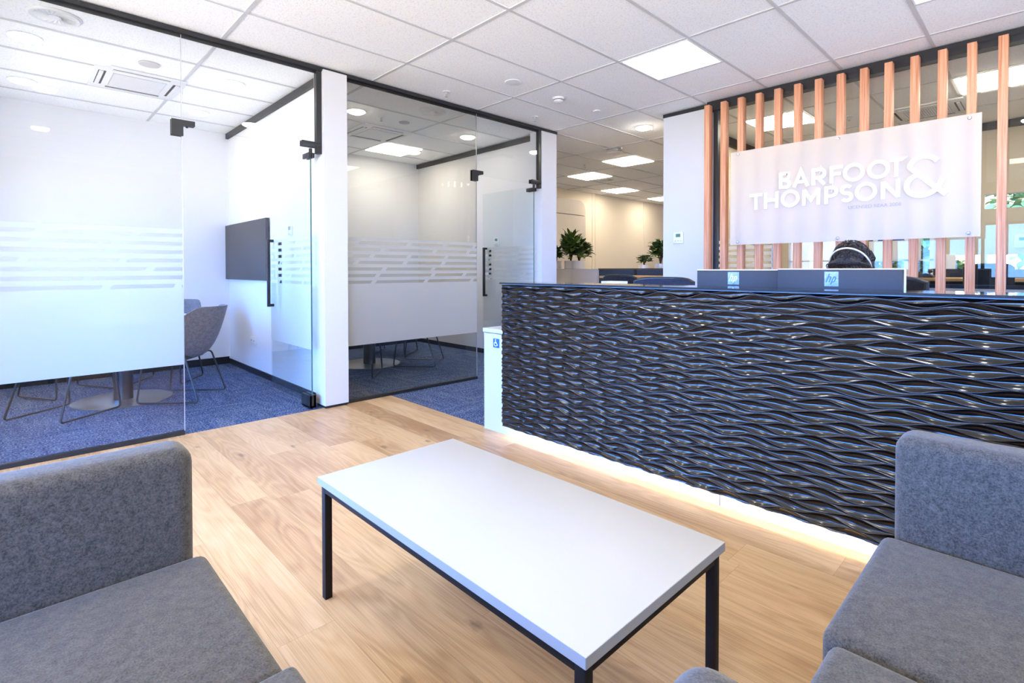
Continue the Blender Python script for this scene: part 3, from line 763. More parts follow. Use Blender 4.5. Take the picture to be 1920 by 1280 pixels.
t = thing('wall_mounted_display', 'flat grey display panel mounted on the white wall in the first meeting room', 'display', (-6.31, 1.93, 1.36))
b = MB().mat('tv'); b.box(-.70, .70, -.045, -.012, -.325, .325, .003); b.build('screen', None, t)
b = MB().mat('black'); b.box(-.3, .3, -.012, -.0005, -.2, .2); b.build('wall_bracket', None, t, smooth=False)
def wall_plate(name, loc, rz, label, cat, lcd=True, w=.11, h=.118):
    t = thing(name, label, cat, loc, rz)
    b = MB().mat('plastic_white'); b.box(-w / 2, w / 2, -.018, -.0005, -h / 2, h / 2, .004); b.build('plate', None, t)
    if lcd:
        b = MB().mat('lcd'); b.box(-.026, .026, -.0192, -.0178, .008, .042); b.build('lcd_screen', None, t, smooth=False)
        b = MB().mat('plastic_grey')
        for x in (-.03, 0, .03): b.cyl((x, -.0195, -.032), .006, .002, 10, 'Y')
        b.build('button', None, t)
    return t
wall_plate('wall_mounted_thermostat', (-2.733, 5.07, 1.479), 0, 'white thermostat with green screen on the pillar wall', 'thermostat')
wall_plate('wall_mounted_thermostat', (-5.05, 1.93, 1.52), 0, 'small thermostat seen through the open first door above its stripes', 'thermostat', True, .075, .085)
wall_plate('wall_mounted_thermostat', (-5.152, 4.68, 1.52), 0, 'small thermostat seen through the open second door above its handle', 'thermostat', True, .085, .1)
wall_plate('wall_mounted_thermostat', (-.235, 8.05, 1.455), 0, 'white thermostat on the beige wall at the right edge behind the slats', 'thermostat', True, .13, .15)
t = wall_plate('wall_socket', (-6.126, 1.93, .366), 0, 'white double socket low on the wall below the display panel', 'socket', False, .16, .085)
for x in (-.054, -.036, .036, .054): bx('socket_slot', 'slot', t, x - .002, x + .002, -.0195, -.0178, -.006, .008)

# ------------------------------------------------------------------ sofas and coffee table
def make_sofa(loc, rz, label, W=1.3, zs=.442, bi=.02, rs=.024):
    """left end of the seat at x=0, front edge at y=0, the back at +y"""
    t = thing('modular_sofa', label, 'sofa', loc, rz, 'grey felt low sofas')
    b = MB().mat('felt'); b.box(0, W, 0, .545, .225, zs, rs, 4); b.build('seat_cushion', None, t, ang=60)
    b = MB().mat('felt_dark'); b.tube([(.02, -.0005, .262), (.02, -.0005, .41)], .003, 6); b.tube([(.02, -.001, .414), (W - .02, -.001, .414)], .0035, 6); b.build('welt', None, t)
    b = MB().mat('felt'); b.box(bi, W - bi, .547, .685, .12, .708, .04, 5); b.build('backrest', None, t, ang=60)
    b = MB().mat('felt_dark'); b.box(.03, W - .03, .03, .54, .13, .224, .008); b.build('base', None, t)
    for x in (.08, W - .08):
        for y in (.08, .60):
            b = MB().mat('black_leg'); b.box(x - .02, x + .02, y - .02, y + .02, 0, .131 if y < .5 else .122, .002); b.build('leg', None, t)
    return t
make_sofa((-.310, 1.135, 0), 0, 'grey felt sofa with its blue-lit back against the reception counter')
# mirrored pieces: rotate so that the back lies to -X, -Y and +X
def placed(end, rz, label): return make_sofa(end, rz, label)
sofa = make_sofa((-.93, -.955, 0), PI / 2, 'grey felt sofa with its back toward the glass of the first meeting room')
make_sofa((1.03, 1.127, 0), PI, 'grey felt sofa at the bottom edge facing the one against the counter', 1.318, .442, -.006)
make_sofa((-.902, .345, 0), -PI / 2, 'grey felt seat butted against the left sofa front, mostly out of frame', 1.3, .474, .02, .014)

t = thing('coffee_table', 'low white coffee table on a black square tube frame', 'table', (-1.186, 1.06, 0))
hx, hy, zt = .590, .297, .425
b = MB().mat('table_white'); b.box(-hx, hx, -hy, hy, zt - .024, zt, .0012, 2); b.build('table_top', None, t)
b = MB().mat('shaded_edge'); g_ = .0008  # thin skin added over the table top's sides, coloured as if shaded
b.box(-hx, hx, -hy - g_, -hy - .0001, zt - .0235, zt - .0006); b.box(-hx, hx, hy + .0001, hy + g_, zt - .0235, zt - .0006); b.box(-hx - g_, -hx - .0001, -hy, hy, zt - .0235, zt - .0006); b.box(hx + .0001, hx + g_, -hy, hy, zt - .0235, zt - .0006)
b.build('shaded_edge', None, t, smooth=False)
s_, ins = .026, .010
for sx in (-1, 1):
    for sy in (-1, 1):
        x = sx * (hx - ins - s_ / 2); y = sy * (hy - ins - s_ / 2)
        b = MB().mat('black_leg'); b.box(x - s_ / 2, x + s_ / 2, y - s_ / 2, y + s_ / 2, 0, zt - .0245, .0015); b.build('leg', None, t)
x = hx - ins - s_; y = hy - ins
for s in (-1, 1):
    b = MB().mat('black_leg'); b.box(-x, x, s * y - s_ * (s > 0), s * y + s_ * (s < 0), zt - .0245 - s_, zt - .0245, .0015); b.build('rail', None, t)
    xx = hx - ins; b = MB().mat('black_leg'); b.box(s * xx - s_ * (s > 0), s * xx + s_ * (s < 0), -y + s_, y - s_, zt - .0245 - s_, zt - .0245, .0015); b.build('rail', None, t)

# ------------------------------------------------------------------ reception counter
ctr = thing('reception_counter', 'long reception counter with a carved black wave front and glass top', 'counter', (0, 0, 0))
X0, X1, Z0, Z1, YP = -2.598, .75, .081, 1.046, 2.398
def wave_panel():
    p, A, Lw = .0262, .0122, .25
    T = [0, .035, .09, .2, .32, .44, .56, .68, .8, .91, .965]
    n = int((X1 - X0) / .0062); rows = int((Z1 - Z0) / p) + 5
    rr = random.Random(21); ph = []
    for i in range(rows + 1): ph.append([rr.uniform(0, 2 * PI) for _ in range(3)] + [rr.uniform(.8, 1.12)])
    drift = 0; base = []
    for i in range(rows + 1):
        drift += rr.uniform(-.55, .55); base.append(PI * i + drift)
    def R(i, x):
        a = ph[i]; amp = A * (1 + .16 * math.sin(1.7 * x + a[0]))
        return Z0 - 2.2 * p + i * p + amp * math.sin(2 * PI * x / Lw + base[i] + .55 * math.sin(1.9 * x + a[1]) + .35 * math.sin(3.7 * x + a[2]))
    verts, faces = [], []
    cols = n + 1
    xs = [X0 + (X1 - X0) * k / n for k in range(cols)]
    RR = [[R(i, x) for x in xs] for i in range(rows + 1)]
    lines = []
    for i in range(rows):
        for t_ in T: lines.append((i, t_))
    lines.append((rows - 1, 1.0))
    for (i, t_) in lines:
        for k in range(cols):
            a, c = RR[i][k], max(RR[i + 1][k], RR[i][k] + .0012)
            z = a + (c - a) * t_; g = c - a
            q = min(1, max(0, (t_ - .035) / .93)); h = g * .27 * 4 * q * (1 - q)
            zc = min(max(z, Z0), Z1)
            verts.append((xs[k], YP + h, zc))
    for r in range(len(lines) - 1):
        for k in range(cols - 1):
            q = (r * cols + k, r * cols + k + 1, (r + 1) * cols + k + 1, (r + 1) * cols + k)
            zs = [verts[v][2] for v in q]
            if max(zs) - min(zs) < 1e-7: continue
            faces.append(q)
    me = bpy.data.meshes.new('carved_front'); me.from_pydata(verts, [], faces)
    me.materials.append(M['carved'])
    me.polygons.foreach_set('use_smooth', [True] * len(me.polygons))
    o = bpy.data.objects.new('carved_front', me); COL.objects.link(o); o.parent = ctr; return o
wave_panel()
b = MB().mat('black'); b.box(X0 + .004, X1, YP + .0165, YP + .03, Z0 + .002, Z1 - .001); b.build('backing_board', None, ctr, smooth=False)
# glass shelf
b = MB().mat('glass_top'); b.box(X0 - .005, X1, 2.386, 2.70, 1.051, 1.061); b.build('glass_top', None, ctr, smooth=False)
b = MB().mat('glass_edge'); b.box(X0 - .005, X1, 2.3845, 2.3858, 1.051, 1.061); b.box(X0 - .0066, X0 - .0052, 2.386, 2.70, 1.051, 1.061); b.build('polished_edge', None, ctr, smooth=False)
b = MB().mat('laminate'); b.box(-2.60, X1, YP + .032, 2.452, .12, 1.049); b.build('upstand', None, ctr, smooth=False)
# white lower desk that shows at the left end and as the plinth
b = MB().mat('laminate')
b.box(-2.853, -2.602, 2.464, 2.484, .0, .693); b.box(-2.602, -1.1105, 2.464, 2.484, 0, .115); b.box(-1.108, X1, 2.464, 2.484, 0, .115)
b.box(-2.853, -2.833, 2.486, 3.0, 0, .693); b.box(X1 - .02, X1, 2.486, 3.0, 0, .693); b.box(-2.602, X1 - .021, 2.464, 2.484, .1155, .693)
b.build('plinth', None, ctr, smooth=False)
b = MB().mat('laminate'); b.box(-2.862, X1 + .01, 2.458, 3.035, .698, .727, .0015); b.build('lower_worktop', None, ctr)
b = MB().mat('led'); b.box(-2.58, X1 - .02, 2.436, 2.448, .112, .118); b.build('led_strip', None, ctr, smooth=False)
t = MB().mat('blue_badge'); t.box(-2.754, -2.690, 2.4625, 2.4638, .596, .660); bad = t.build('access_badge', None, ctr, smooth=False); bad['label'] = 'blue wheelchair access sticker'
b = MB().mat('white_badge')
cx, cz, s = -2.7235, .628, .030
b.lathe([(0, 0), (.0052, 0), (.0052, .0006), (0, .0006)], (cx - .006, 2.4617, cz + .022), 12, 'Y')
b.ribbon([(cx - .006, cz + .014), (cx - .006, cz + .001), (cx + .007, cz + .001), (cx + .013, cz - .014), (cx + .019, cz - .012)], .0045, 2.4617, 2.4624)
b.ribbon([(cx - .006, cz + .008), (cx + .005, cz + .008)], .004, 2.4617, 2.4624)
arc = [(cx - .004 + .0145 * math.cos(math.radians(a)), cz - .006 + .0145 * math.sin(math.radians(a))) for a in range(120, 345, 15)]
b.ribbon(arc, .0042, 2.4617, 2.4624); b.build('wheelchair_symbol', None, bad, smooth=False)

# monitors standing on the lower desk behind the shelf
def monitor(x, y, w, ztop, rz, label, blur):
    t = thing('monitor', label, 'monitor', (x, y, .727), rz, 'monitors behind the reception counter')
    h = .315; z1 = ztop - .727; z0 = z1 - h
    b = MB().mat('monitor'); b.box(-w / 2, w / 2, -.02, .012, z0, z1, .003); b.build('rear_cover', None, t)
    b = MB().mat('silver'); b.box(-w / 2 - .006, w / 2 + .006, .0125, .022, z0 - .003, z1 + .005, .001); b.build('bezel', None, t)
    b = MB().mat('slot'); b.box(-w / 2 + .01, w / 2 - .01, .0222, .0228, z0 + .012, z1 - .01); b.build('screen', None, t, smooth=False)
    b = MB().mat('silver'); b.box(-.035, .035, -.046, -.021, .012, z1 - .14, .004); b.build('stand_neck', None, t)
    b = MB().mat('silver'); b.box(-.12, .12, -.12, .10, 0.001, .012, .003); b.build('stand_base', None, t)
    zc = z1 - .044; xs = -.016
    b = MB().mat('foil'); b.box(xs - .029, xs + .029, -.0212, -.0202, zc - .034, zc + .034); lg = b.build('logo_sticker', None, t, smooth=False)
    b = MB().mat('letters' if not blur else 'blue_badge'); sl = .35
    def S(px, pz): return (xs + px + pz * sl, zc + pz)
    b.ribbon([S(-.0165, -.016), S(-.0165, .024)], .0042, -.0222, -.0213)
    b.ribbon([S(-.0165, .008), S(-.010, .0115), S(-.004, .008), S(-.004, -.016)], .0042, -.0222, -.0213)
    b.ribbon([S(.006, -.024), S(.006, .010)], .0042, -.0222, -.0213)
    b.ribbon([S(.006, .0095), S(.013, .0095), S(.0165, .004), S(.0165, -.009), S(.013, -.014), S(.006, -.014)], .0042, -.0222, -.0213)
    b.build('logo', None, lg, smooth=False)
monitor(-.700, 2.78, .508, 1.147, 0, 'right monitor with a crinkled silver sticker in front of the receptionist', True)
monitor(-1.212, 2.90, .425, 1.143, math.radians(11), 'left monitor with a silver slanted logo sticker on its dark back', False)

# office chairs
def office_chair(x, y, rz, label, mat, zb=1.08, w=.46, group='swivel office chairs', zs=.50):
    t = thing('office_chair', label, 'office chair', (x, y, 0), rz, group)     # front is +Y
    b = MB().mat(mat); b.box(-.24, .24, -.23, .25, zs - .07, zs, .028, 3); b.build('seat', None, t, ang=60)
    b = MB().mat(mat); hb = zb - .56; n = 10
    O = []
    for i in range(n + 1):
        u = -1 + 2 * i / n; col = []
        for j in range(9):
            v = j / 8; ww = (w / 2) * (1 - .10 * (1 - v)); zz = .56 + hb * v - (.025 * abs(u) ** 5 if v > .99 else 0)
            yy = -.25 - .05 * v + .045 * (u * u) - .02 * math.sin(v * PI)
            col.append((u * ww, yy, zz))
        O.append(col)
    F = [[b.bm.verts.new(p) for p in c] for c in O]; B = [[b.bm.verts.new((p[0], p[1] - .022, p[2])) for p in c] for c in O]
    for i in range(n):
        for j in range(8):
            b.bm.faces.new((F[i][j], F[i + 1][j], F[i + 1][j + 1], F[i][j + 1])); b.bm.faces.new((B[i][j], B[i][j + 1], B[i + 1][j + 1], B[i + 1][j]))
    for i in range(n):
        b.bm.faces.new((F[i][8], F[i + 1][8], B[i + 1][8], B[i][8])); b.bm.faces.new((F[i][0], B[i][0], B[i + 1][0], F[i + 1][0]))
    for j in range(8):
        b.bm.faces.new((F[0][j], F[0][j + 1], B[0][j + 1], B[0][j])); b.bm.faces.new((F[n][j], B[n][j], B[n][j + 1], F[n][j + 1]))
    bk = b.build('backrest', None, t, ang=50)
    b = MB().mat('black'); ed = [Vector(O[0][j]) for j in range(9)] + [Vector(O[i][8]) for i in range(1, n)] + [Vector(O[n][j]) for j in range(8, -1, -1)]
    b.tube([(p.x, p.y - .011, p.z) for p in ed], .013, 8); b.build('back_frame', None, bk)
    b = MB().mat('black'); b.tube([(0, -.02, zs - .09), (0, -.27, zs - .085), (0, -.30, .60)], .018, 8, .06); b.build('back_post', None, t)
    for s in (-1, 1):
        b = MB().mat('black'); b.tube([(s * .18, .0, zs - .085), (s * .275, .0, zs - .085), (s * .275, -.02, .655)], .012, 8, .04); b.box(s * .275 - .03, s * .275 + .03, -.14, .12, .655, .68, .01, 3); b.build('armrest', None, t)
    b = MB().mat('black'); b.cyl((0, 0, .10), .028, zs - .17, 16); b.build('gas_lift', None, t)
    b = MB().mat('black')
    for k in range(5):
        a = 2 * PI * k / 5 + .3; b.tube([(0, 0, .11), (.30 * math.cos(a), .30 * math.sin(a), .075)], .022, 8, r2=.014)
    b.build('star_base', None, t)
    for k in range(5):
        a = 2 * PI * k / 5 + .3; b = MB().mat('rubber'); b.cyl((.30 * math.cos(a) - .012, .30 * math.sin(a), .03), .03, .024, 14, 'X'); b.build('caster', None, t)
    return t
office_chair(-1.95, 3.12, PI, 'navy swivel chair tucked behind the counter left of the monitors', 'navy_fabric', 1.082, .47)
office_chair(-.70, 3.22, PI, 'black mesh swivel chair the receptionist sits on', 'black_fabric', 1.10, .48, zs=.425)

# ------------------------------------------------------------------ receptionist
def person():
    t = thing('person', 'person with dark wavy hair and a thin pale headband, seated behind the right monitor', 'person', (-.715, 3.16, 0), PI)
    # local: front is +Y, right hand at +X
    V = {}; vs, es, rs = [], [], []
    def v(n, p, r, par=None):
        V[n] = len(vs); vs.append(p); rs.append(r)
        if par is not None: es.append((V[par], V[n]))
    v('pelvis', (0, -.02, .56), (.145, .115))
    v('waist', (0, -.01, .70), (.115, .09), 'pelvis'); v('chest', (0, .0, .88), (.135, .10), 'waist'); v('upper', (0, .0, .985), (.115, .08), 'chest')
    v('neck', (0, .015, 1.055), (.048, .05), 'upper'); v('skull', (0, .045, 1.13), (.05, .055), 'neck')
    for s, n in ((1, 'r'), (-1, 'l')):
        v('sh' + n, (s * .165, .0, 1.005), (.058, .055), 'upper'); v('el' + n, (s * .225, -.06, .79), (.04, .04), 'sh' + n)
        v('wr' + n, (s * .145, .135, .788), (.024, .020), 'el' + n); v('pa' + n, (s * .135, .20, .786), (.032, .013), 'wr' + n)
        v('hip' + n, (s * .095, .03, .545), (.085, .085), 'pelvis'); v('kn' + n, (s * .12, .40, .55), (.062, .062), 'hip' + n)
        v('an' + n, (s * .11, .30, .10), (.036, .04), 'kn' + n); v('to' + n, (s * .11, .42, .045), (.04, .03), 'an' + n)
    me = bpy.data.meshes.new('tmp'); me.from_pydata(vs, es, [])
    o = bpy.data.objects.new('tmp', me); COL.objects.link(o)
    o.modifiers.new('s', 'SKIN'); sub = o.modifiers.new('u', 'SUBSURF'); sub.levels = 2; sub.render_levels = 2
    for i, r in enumerate(rs): me.skin_vertices[0].data[i].radius = r
    me.skin_vertices[0].data[0].use_root = True
    fi = []
    for s in (1, -1):                       # five fingers, slightly curled over the keyboard
        for k, (dx, ln) in enumerate(((-.03, .062), (-.010, .075), (.010, .070), (.029, .056))):
            fi.append([(s * .135 + dx * s, .20, .786), (s * .135 + dx * 1.15 * s, .215 + ln * .45, .788), (s * .135 + dx * 1.2 * s, .215 + ln * .85, .772), (s * .135 + dx * 1.2 * s, .215 + ln, .758)])
        fi.append([(s * .108, .165, .786), (s * .082, .195, .779), (s * .078, .220, .768), (s * .08, .235, .759)])
    fv, fe, fr = [], [], []
    for ch in fi:
        b0 = len(fv)
        for q, p in enumerate(ch):
            fv.append(p); fr.append(.0092 - .0009 * q)
            if q: fe.append((b0 + q - 1, b0 + q))
    m2 = bpy.data.meshes.new('tmp2'); m2.from_pydata(fv, fe, []); o2 = bpy.data.objects.new('tmp2', m2); COL.objects.link(o2)
    o2.modifiers.new('s', 'SKIN'); u2 = o2.modifiers.new('u', 'SUBSURF'); u2.levels = 1; u2.render_levels = 1
    for i, r in enumerate(fr): m2.skin_vertices[0].data[i].radius = (r, r)
    for i in range(0, len(fv), 4): m2.skin_vertices[0].data[i].use_root = True
    bpy.context.view_layer.update(); dg = bpy.context.evaluated_depsgraph_get()
    bm = bmesh.new()
    for q in (o, o2):
        tm = bpy.data.meshes.new_from_object(q.evaluated_get(dg)); bm.from_mesh(tm); bpy.data.meshes.remove(tm)
    bpy.data.objects.remove(o); bpy.data.objects.remove(o2)
    # head: a deformed sphere pitched forward
    pit = Matrix.Rotation(math.radians(-34), 4, 'X'); hc = Vector((0, .065, 1.175))
    r = bmesh.ops.create_uvsphere(bm, u_segments=32, v_segments=24, radius=1.)
    for w in r['verts']:
        p = w.co.copy(); d = p.normalized()
        x, y, z = d.x * .061, d.y * .077, d.z * .094
        if z < 0: x *= 1 - .32 * (-d.z) ** 1.5; y *= 1 - .10 * (-d.z)
        if d.y > 0:
            y += .024 * math.exp(-((d.x / .16) ** 2 + ((d.z + .18) / .16) ** 2))            # nose
            y += .008 * math.exp(-((d.x / .3) ** 2 + ((d.z + .80) / .2) ** 2))              # chin
            y -= .010 * math.exp(-(((abs(d.x) - .38) / .16) ** 2 + ((d.z - .06) / .12) ** 2))  # eye sockets
        w.co = pit @ Vector((x, y, z)) + hc
    for f in bm.faces: f.material_index = 0
    body = bpy.data.meshes.new('body'); bm.to_mesh(body)
    # clothing: offset copies of the torso and the legs
    def shell(name, mat, keep, off):
        b2 = bm.copy(); bmesh.ops.delete(b2, geom=[f for f in b2.faces if not keep(f.calc_center_median())], context='FACES')
        b2.normal_update()
        for w in b2.verts: w.co += w.normal * off
        m = bpy.data.meshes.new(name); b2.to_mesh(m); b2.free(); m.materials.append(M[mat])
        m.polygons.foreach_set('use_smooth', [True] * len(m.polygons))
        q = bpy.data.objects.new(name, m); COL.objects.link(q); q.parent = t; return q
    bm.free()
    body.materials.append(M['skin']); body.polygons.foreach_set('use_smooth', [True] * len(body.polygons))
    ob = bpy.data.objects.new('body', body); COL.objects.link(ob); ob.parent = t
    bm = bmesh.new(); bm.from_mesh(body)
    shell('top', 'pink_fabric', lambda c: .60 < c.z < 1.09 and not (c.z > 1.0 and math.hypot(c.x, c.y - .015) < .072) and not (c.y > .105 and abs(c.x) > .05 and c.z < .85), .009)
    shell('trousers', 'dark_trouser', lambda c: .09 < c.z <= .635 and not (c.y > .37 and c.z < .12), .008)
    shell('shoe', 'rubber', lambda c: c.z < .085, .006)
    bm.free()
    KH = .87
    def hp(x, y, z): return tuple(pit @ Vector((x * KH, y * KH, z * KH)) + hc)
    b = MB().mat('eye')
    for s in (-1, 1): b.lathe([(0, -.011), (.008, -.008), (.011, 0), (.008, .008), (0, .011)], hp(s * .030, .078, .006), 12)
    b.mat('iris')
    for s in (-1, 1): b.lathe([(0, -.005), (.004, -.003), (.005, 0), (.004, .003), (0, .005)], hp(s * .030, .0865, .005), 10)
    b.build('eyes', None, ob)
    b = MB().mat('lip'); b.tube([hp(-.024, .083, -.058), hp(-.012, .091, -.056), hp(0, .093, -.0575), hp(.012, .091, -.056), hp(.024, .083, -.058)], .0045, 8); b.build('lips', None, ob)
    b = MB().mat('skin')
    for s in (-1, 1): b.tube([hp(s * .074, -.004, .018), hp(s * .082, -.012, .012), hp(s * .080, -.012, -.012), hp(s * .074, -.002, -.022)], .007, 8, .01)
    b.build('ears', None, ob)
    b = MB().mat('hair')
    for s in (-1, 1): b.tube([hp(s * .015, .088, .026), hp(s * .030, .089, .032), hp(s * .046, .078, .026)], .0032, 6)
    b.build('eyebrows', None, ob)
    # hair: wavy mass over crown, sides and nape with loose locks
    b = MB().mat('hair'); rr = random.Random(4)
    nu, nv = 96, 40; G = []
    for j in range(nv + 1):
        th = PI * j / nv; row = []
        for i in range(nu):
            a = 2 * PI * i / nu
            d = Vector((math.sin(th) * math.cos(a), math.sin(th) * math.sin(a), math.cos(th)))
            wob = 1 + .035 * math.sin(a * 9 + 4 * math.sin(th * 3)) * math.sin(th) + .022 * math.sin(a * 23 + th * 9) + .012 * math.sin(a * 41 - th * 15)
            x, y, z = d.x * .093, d.y * .108, d.z * .119
            y -= .016
            lim = .36 + .06 * math.sin(a * 5)
            if d.y > 0 and d.z < lim:                     # open face: tuck the front below the hairline into the head
                k = min(1, (lim - d.z) / .25) * min(1, d.y / .25)
                y = y * (1 - k) + (-.02) * k; x *= 1 - .12 * k
            if d.z < -.55: z = -.124 * .62
            row.append(b.bm.verts.new(hp(x * wob, y * wob, z * wob + .006)))
        G.append(row)
    for j in range(nv):
        for i in range(nu):
            try: b.bm.faces.new((G[j][i], G[j][(i + 1) % nu], G[j + 1][(i + 1) % nu], G[j + 1][i]))
            except ValueError: pass
    for k in range(170):                                  # loose strands and curls
        a = rr.uniform(0, 2 * PI); th = rr.uniform(.15, 1.7)
        d = Vector((math.sin(th) * math.cos(a), math.sin(th) * math.sin(a), math.cos(th)))
        if d.y > .35 and d.z < .62: continue
        p0 = Vector((d.x * .103, d.y * .113 - .016, d.z * .127 + .006)); tg = Vector((-d.y, d.x, -.9)).normalized() * rr.choice((-1, 1))
        tg.z = -abs(tg.z); pts = []
        for q in range(6):
            u = q / 5; pp = p0 + tg * (.055 * u) + d * (.006 * math.sin(u * PI)) ; dd = Vector((pp.x / .1, (pp.y + .016) / .112, (pp.z - .006) / .124))
            pp = Vector((dd.x * .1, dd.y * .112 - .016, dd.z * .124 + .006)) / max(.6, dd.length) * 1.0 + d * .004
            pts.append(hp(*pp))
        b.tube(pts, .0034, 5, r2=.0012)
    # fringe sweeping across the forehead and side locks
    for s in (-1, 1):
        for k in range(16):
            x0 = s * (.004 + .0055 * k)
            pts = [hp(x0 * .5, .082, .096 - .004 * abs(k - 6) * .3), hp(x0 * .95, .100, .070), hp(x0 * 1.25, .094 - abs(x0) * .25, .040 + rr.uniform(-.006, .006)), hp(x0 * 1.4, .075 - abs(x0) * .55, .010 - .0035 * k)]
            b.tube(pts, .0052, 6, .03, r2=.0016)
        for k in range(9):
            y0 = .05 - .014 * k
            b.tube([hp(s * .088, y0, .045), hp(s * .102, y0 - .004, .0), hp(s * .094, y0 + .004, -.045), hp(s * .098, y0 - .003, -.085 + rr.uniform(-.01, .01))], .0085, 6, .03, r2=.003)
    b.tube([hp(-.10, .0, .02), hp(-.122, .012, .035), hp(-.128, .018, .055), hp(-.118, .02, .064), hp(-.112, .016, .052)], .0032, 6, .01)   # stray curl
    b.build('hair', None, t, ang=70)
    b = MB().mat('band'); pts = []
    for k in range(25):
        a = math.radians(-8 + 196 * k / 24)
        pts.append(hp(.1035 * math.cos(a), .028 + .012 * math.sin(a), .008 + .128 * math.sin(a)))
    b.tube(pts, .0042, 8); b.build('headband', None, t)
person()
t = thing('keyboard', 'black keyboard under the hands behind the counter shelf', 'keyboard', (-.715, 2.80 - .0, .727))
t.location = (-.715, 2.95, .727)
# the keyboard lies between the monitor foot and the desk edge
b = MB().mat('black'); b.box(-.21, .21, -.06, .06, 0.0005, .012, .003); b.build('case', None, t)
b = MB().mat('slot')
for r_ in range(4):
    for c_ in range(14): b.box(-.195 + c_ * .028, -.195 + c_ * .028 + .024, -.05 + r_ * .026, -.05 + r_ * .026 + .022, .0122, .0155)
b.build('keys', None, t, smooth=False)

# ------------------------------------------------------------------ slats and sign
SG = 'vertical timber slats behind the counter'
names = ['leftmost', 'second', 'third', 'fourth', 'fifth', 'sixth', 'seventh', 'eighth', 'ninth', 'tenth', 'eleventh', 'twelfth', 'thirteenth', 'fourteenth']
b = MB().mat('cedar'); b.box(0, .052, 0, .072, 0, 2.757, .0015, 1)
s0 = b.build('timber_slat', None, loc=(-2.393, 4.93, 0))
for k in range(14):
    o = s0 if k == 0 else s0.copy()
    if k: COL.objects.link(o)
    o.location = (-2.393 + .16285 * k, 4.93, 0)
    where = 'beside the white pillar' if k == 0 else ('right of the sign board, nearest the frame edge' if k == 13 else ('just left of the sign board' if k == 1 else 'running behind the sign board'))
    tag(o, '%s upright cedar slat from the pillar, %s' % (names[k], where), 'slat', SG)
sg = thing('sign_board', 'translucent white company sign board mounted across the timber slats', 'sign', (0, 4.87, 0))
bx('board', 'sign', sg, -2.103, -.351, -.002, .008, 1.376, 2.238)
for x in (-2.034, -1.221, -.415):
    for z in (1.398, 2.228 - .0):
        b = MB().mat('steel'); b.lathe([(0, -.012), (.009, -.010), (.012, -.0045), (.012, -.0022), (0, -.0022)], (x, 0, z - (.016 if z > 2 else -.004)), 16, 'Y')
        b.lathe([(.006, .0082), (.006, .059)], (x, 0, z - (.016 if z > 2 else -.004)), 10, 'Y'); b.build('standoff_screw', None, sg)
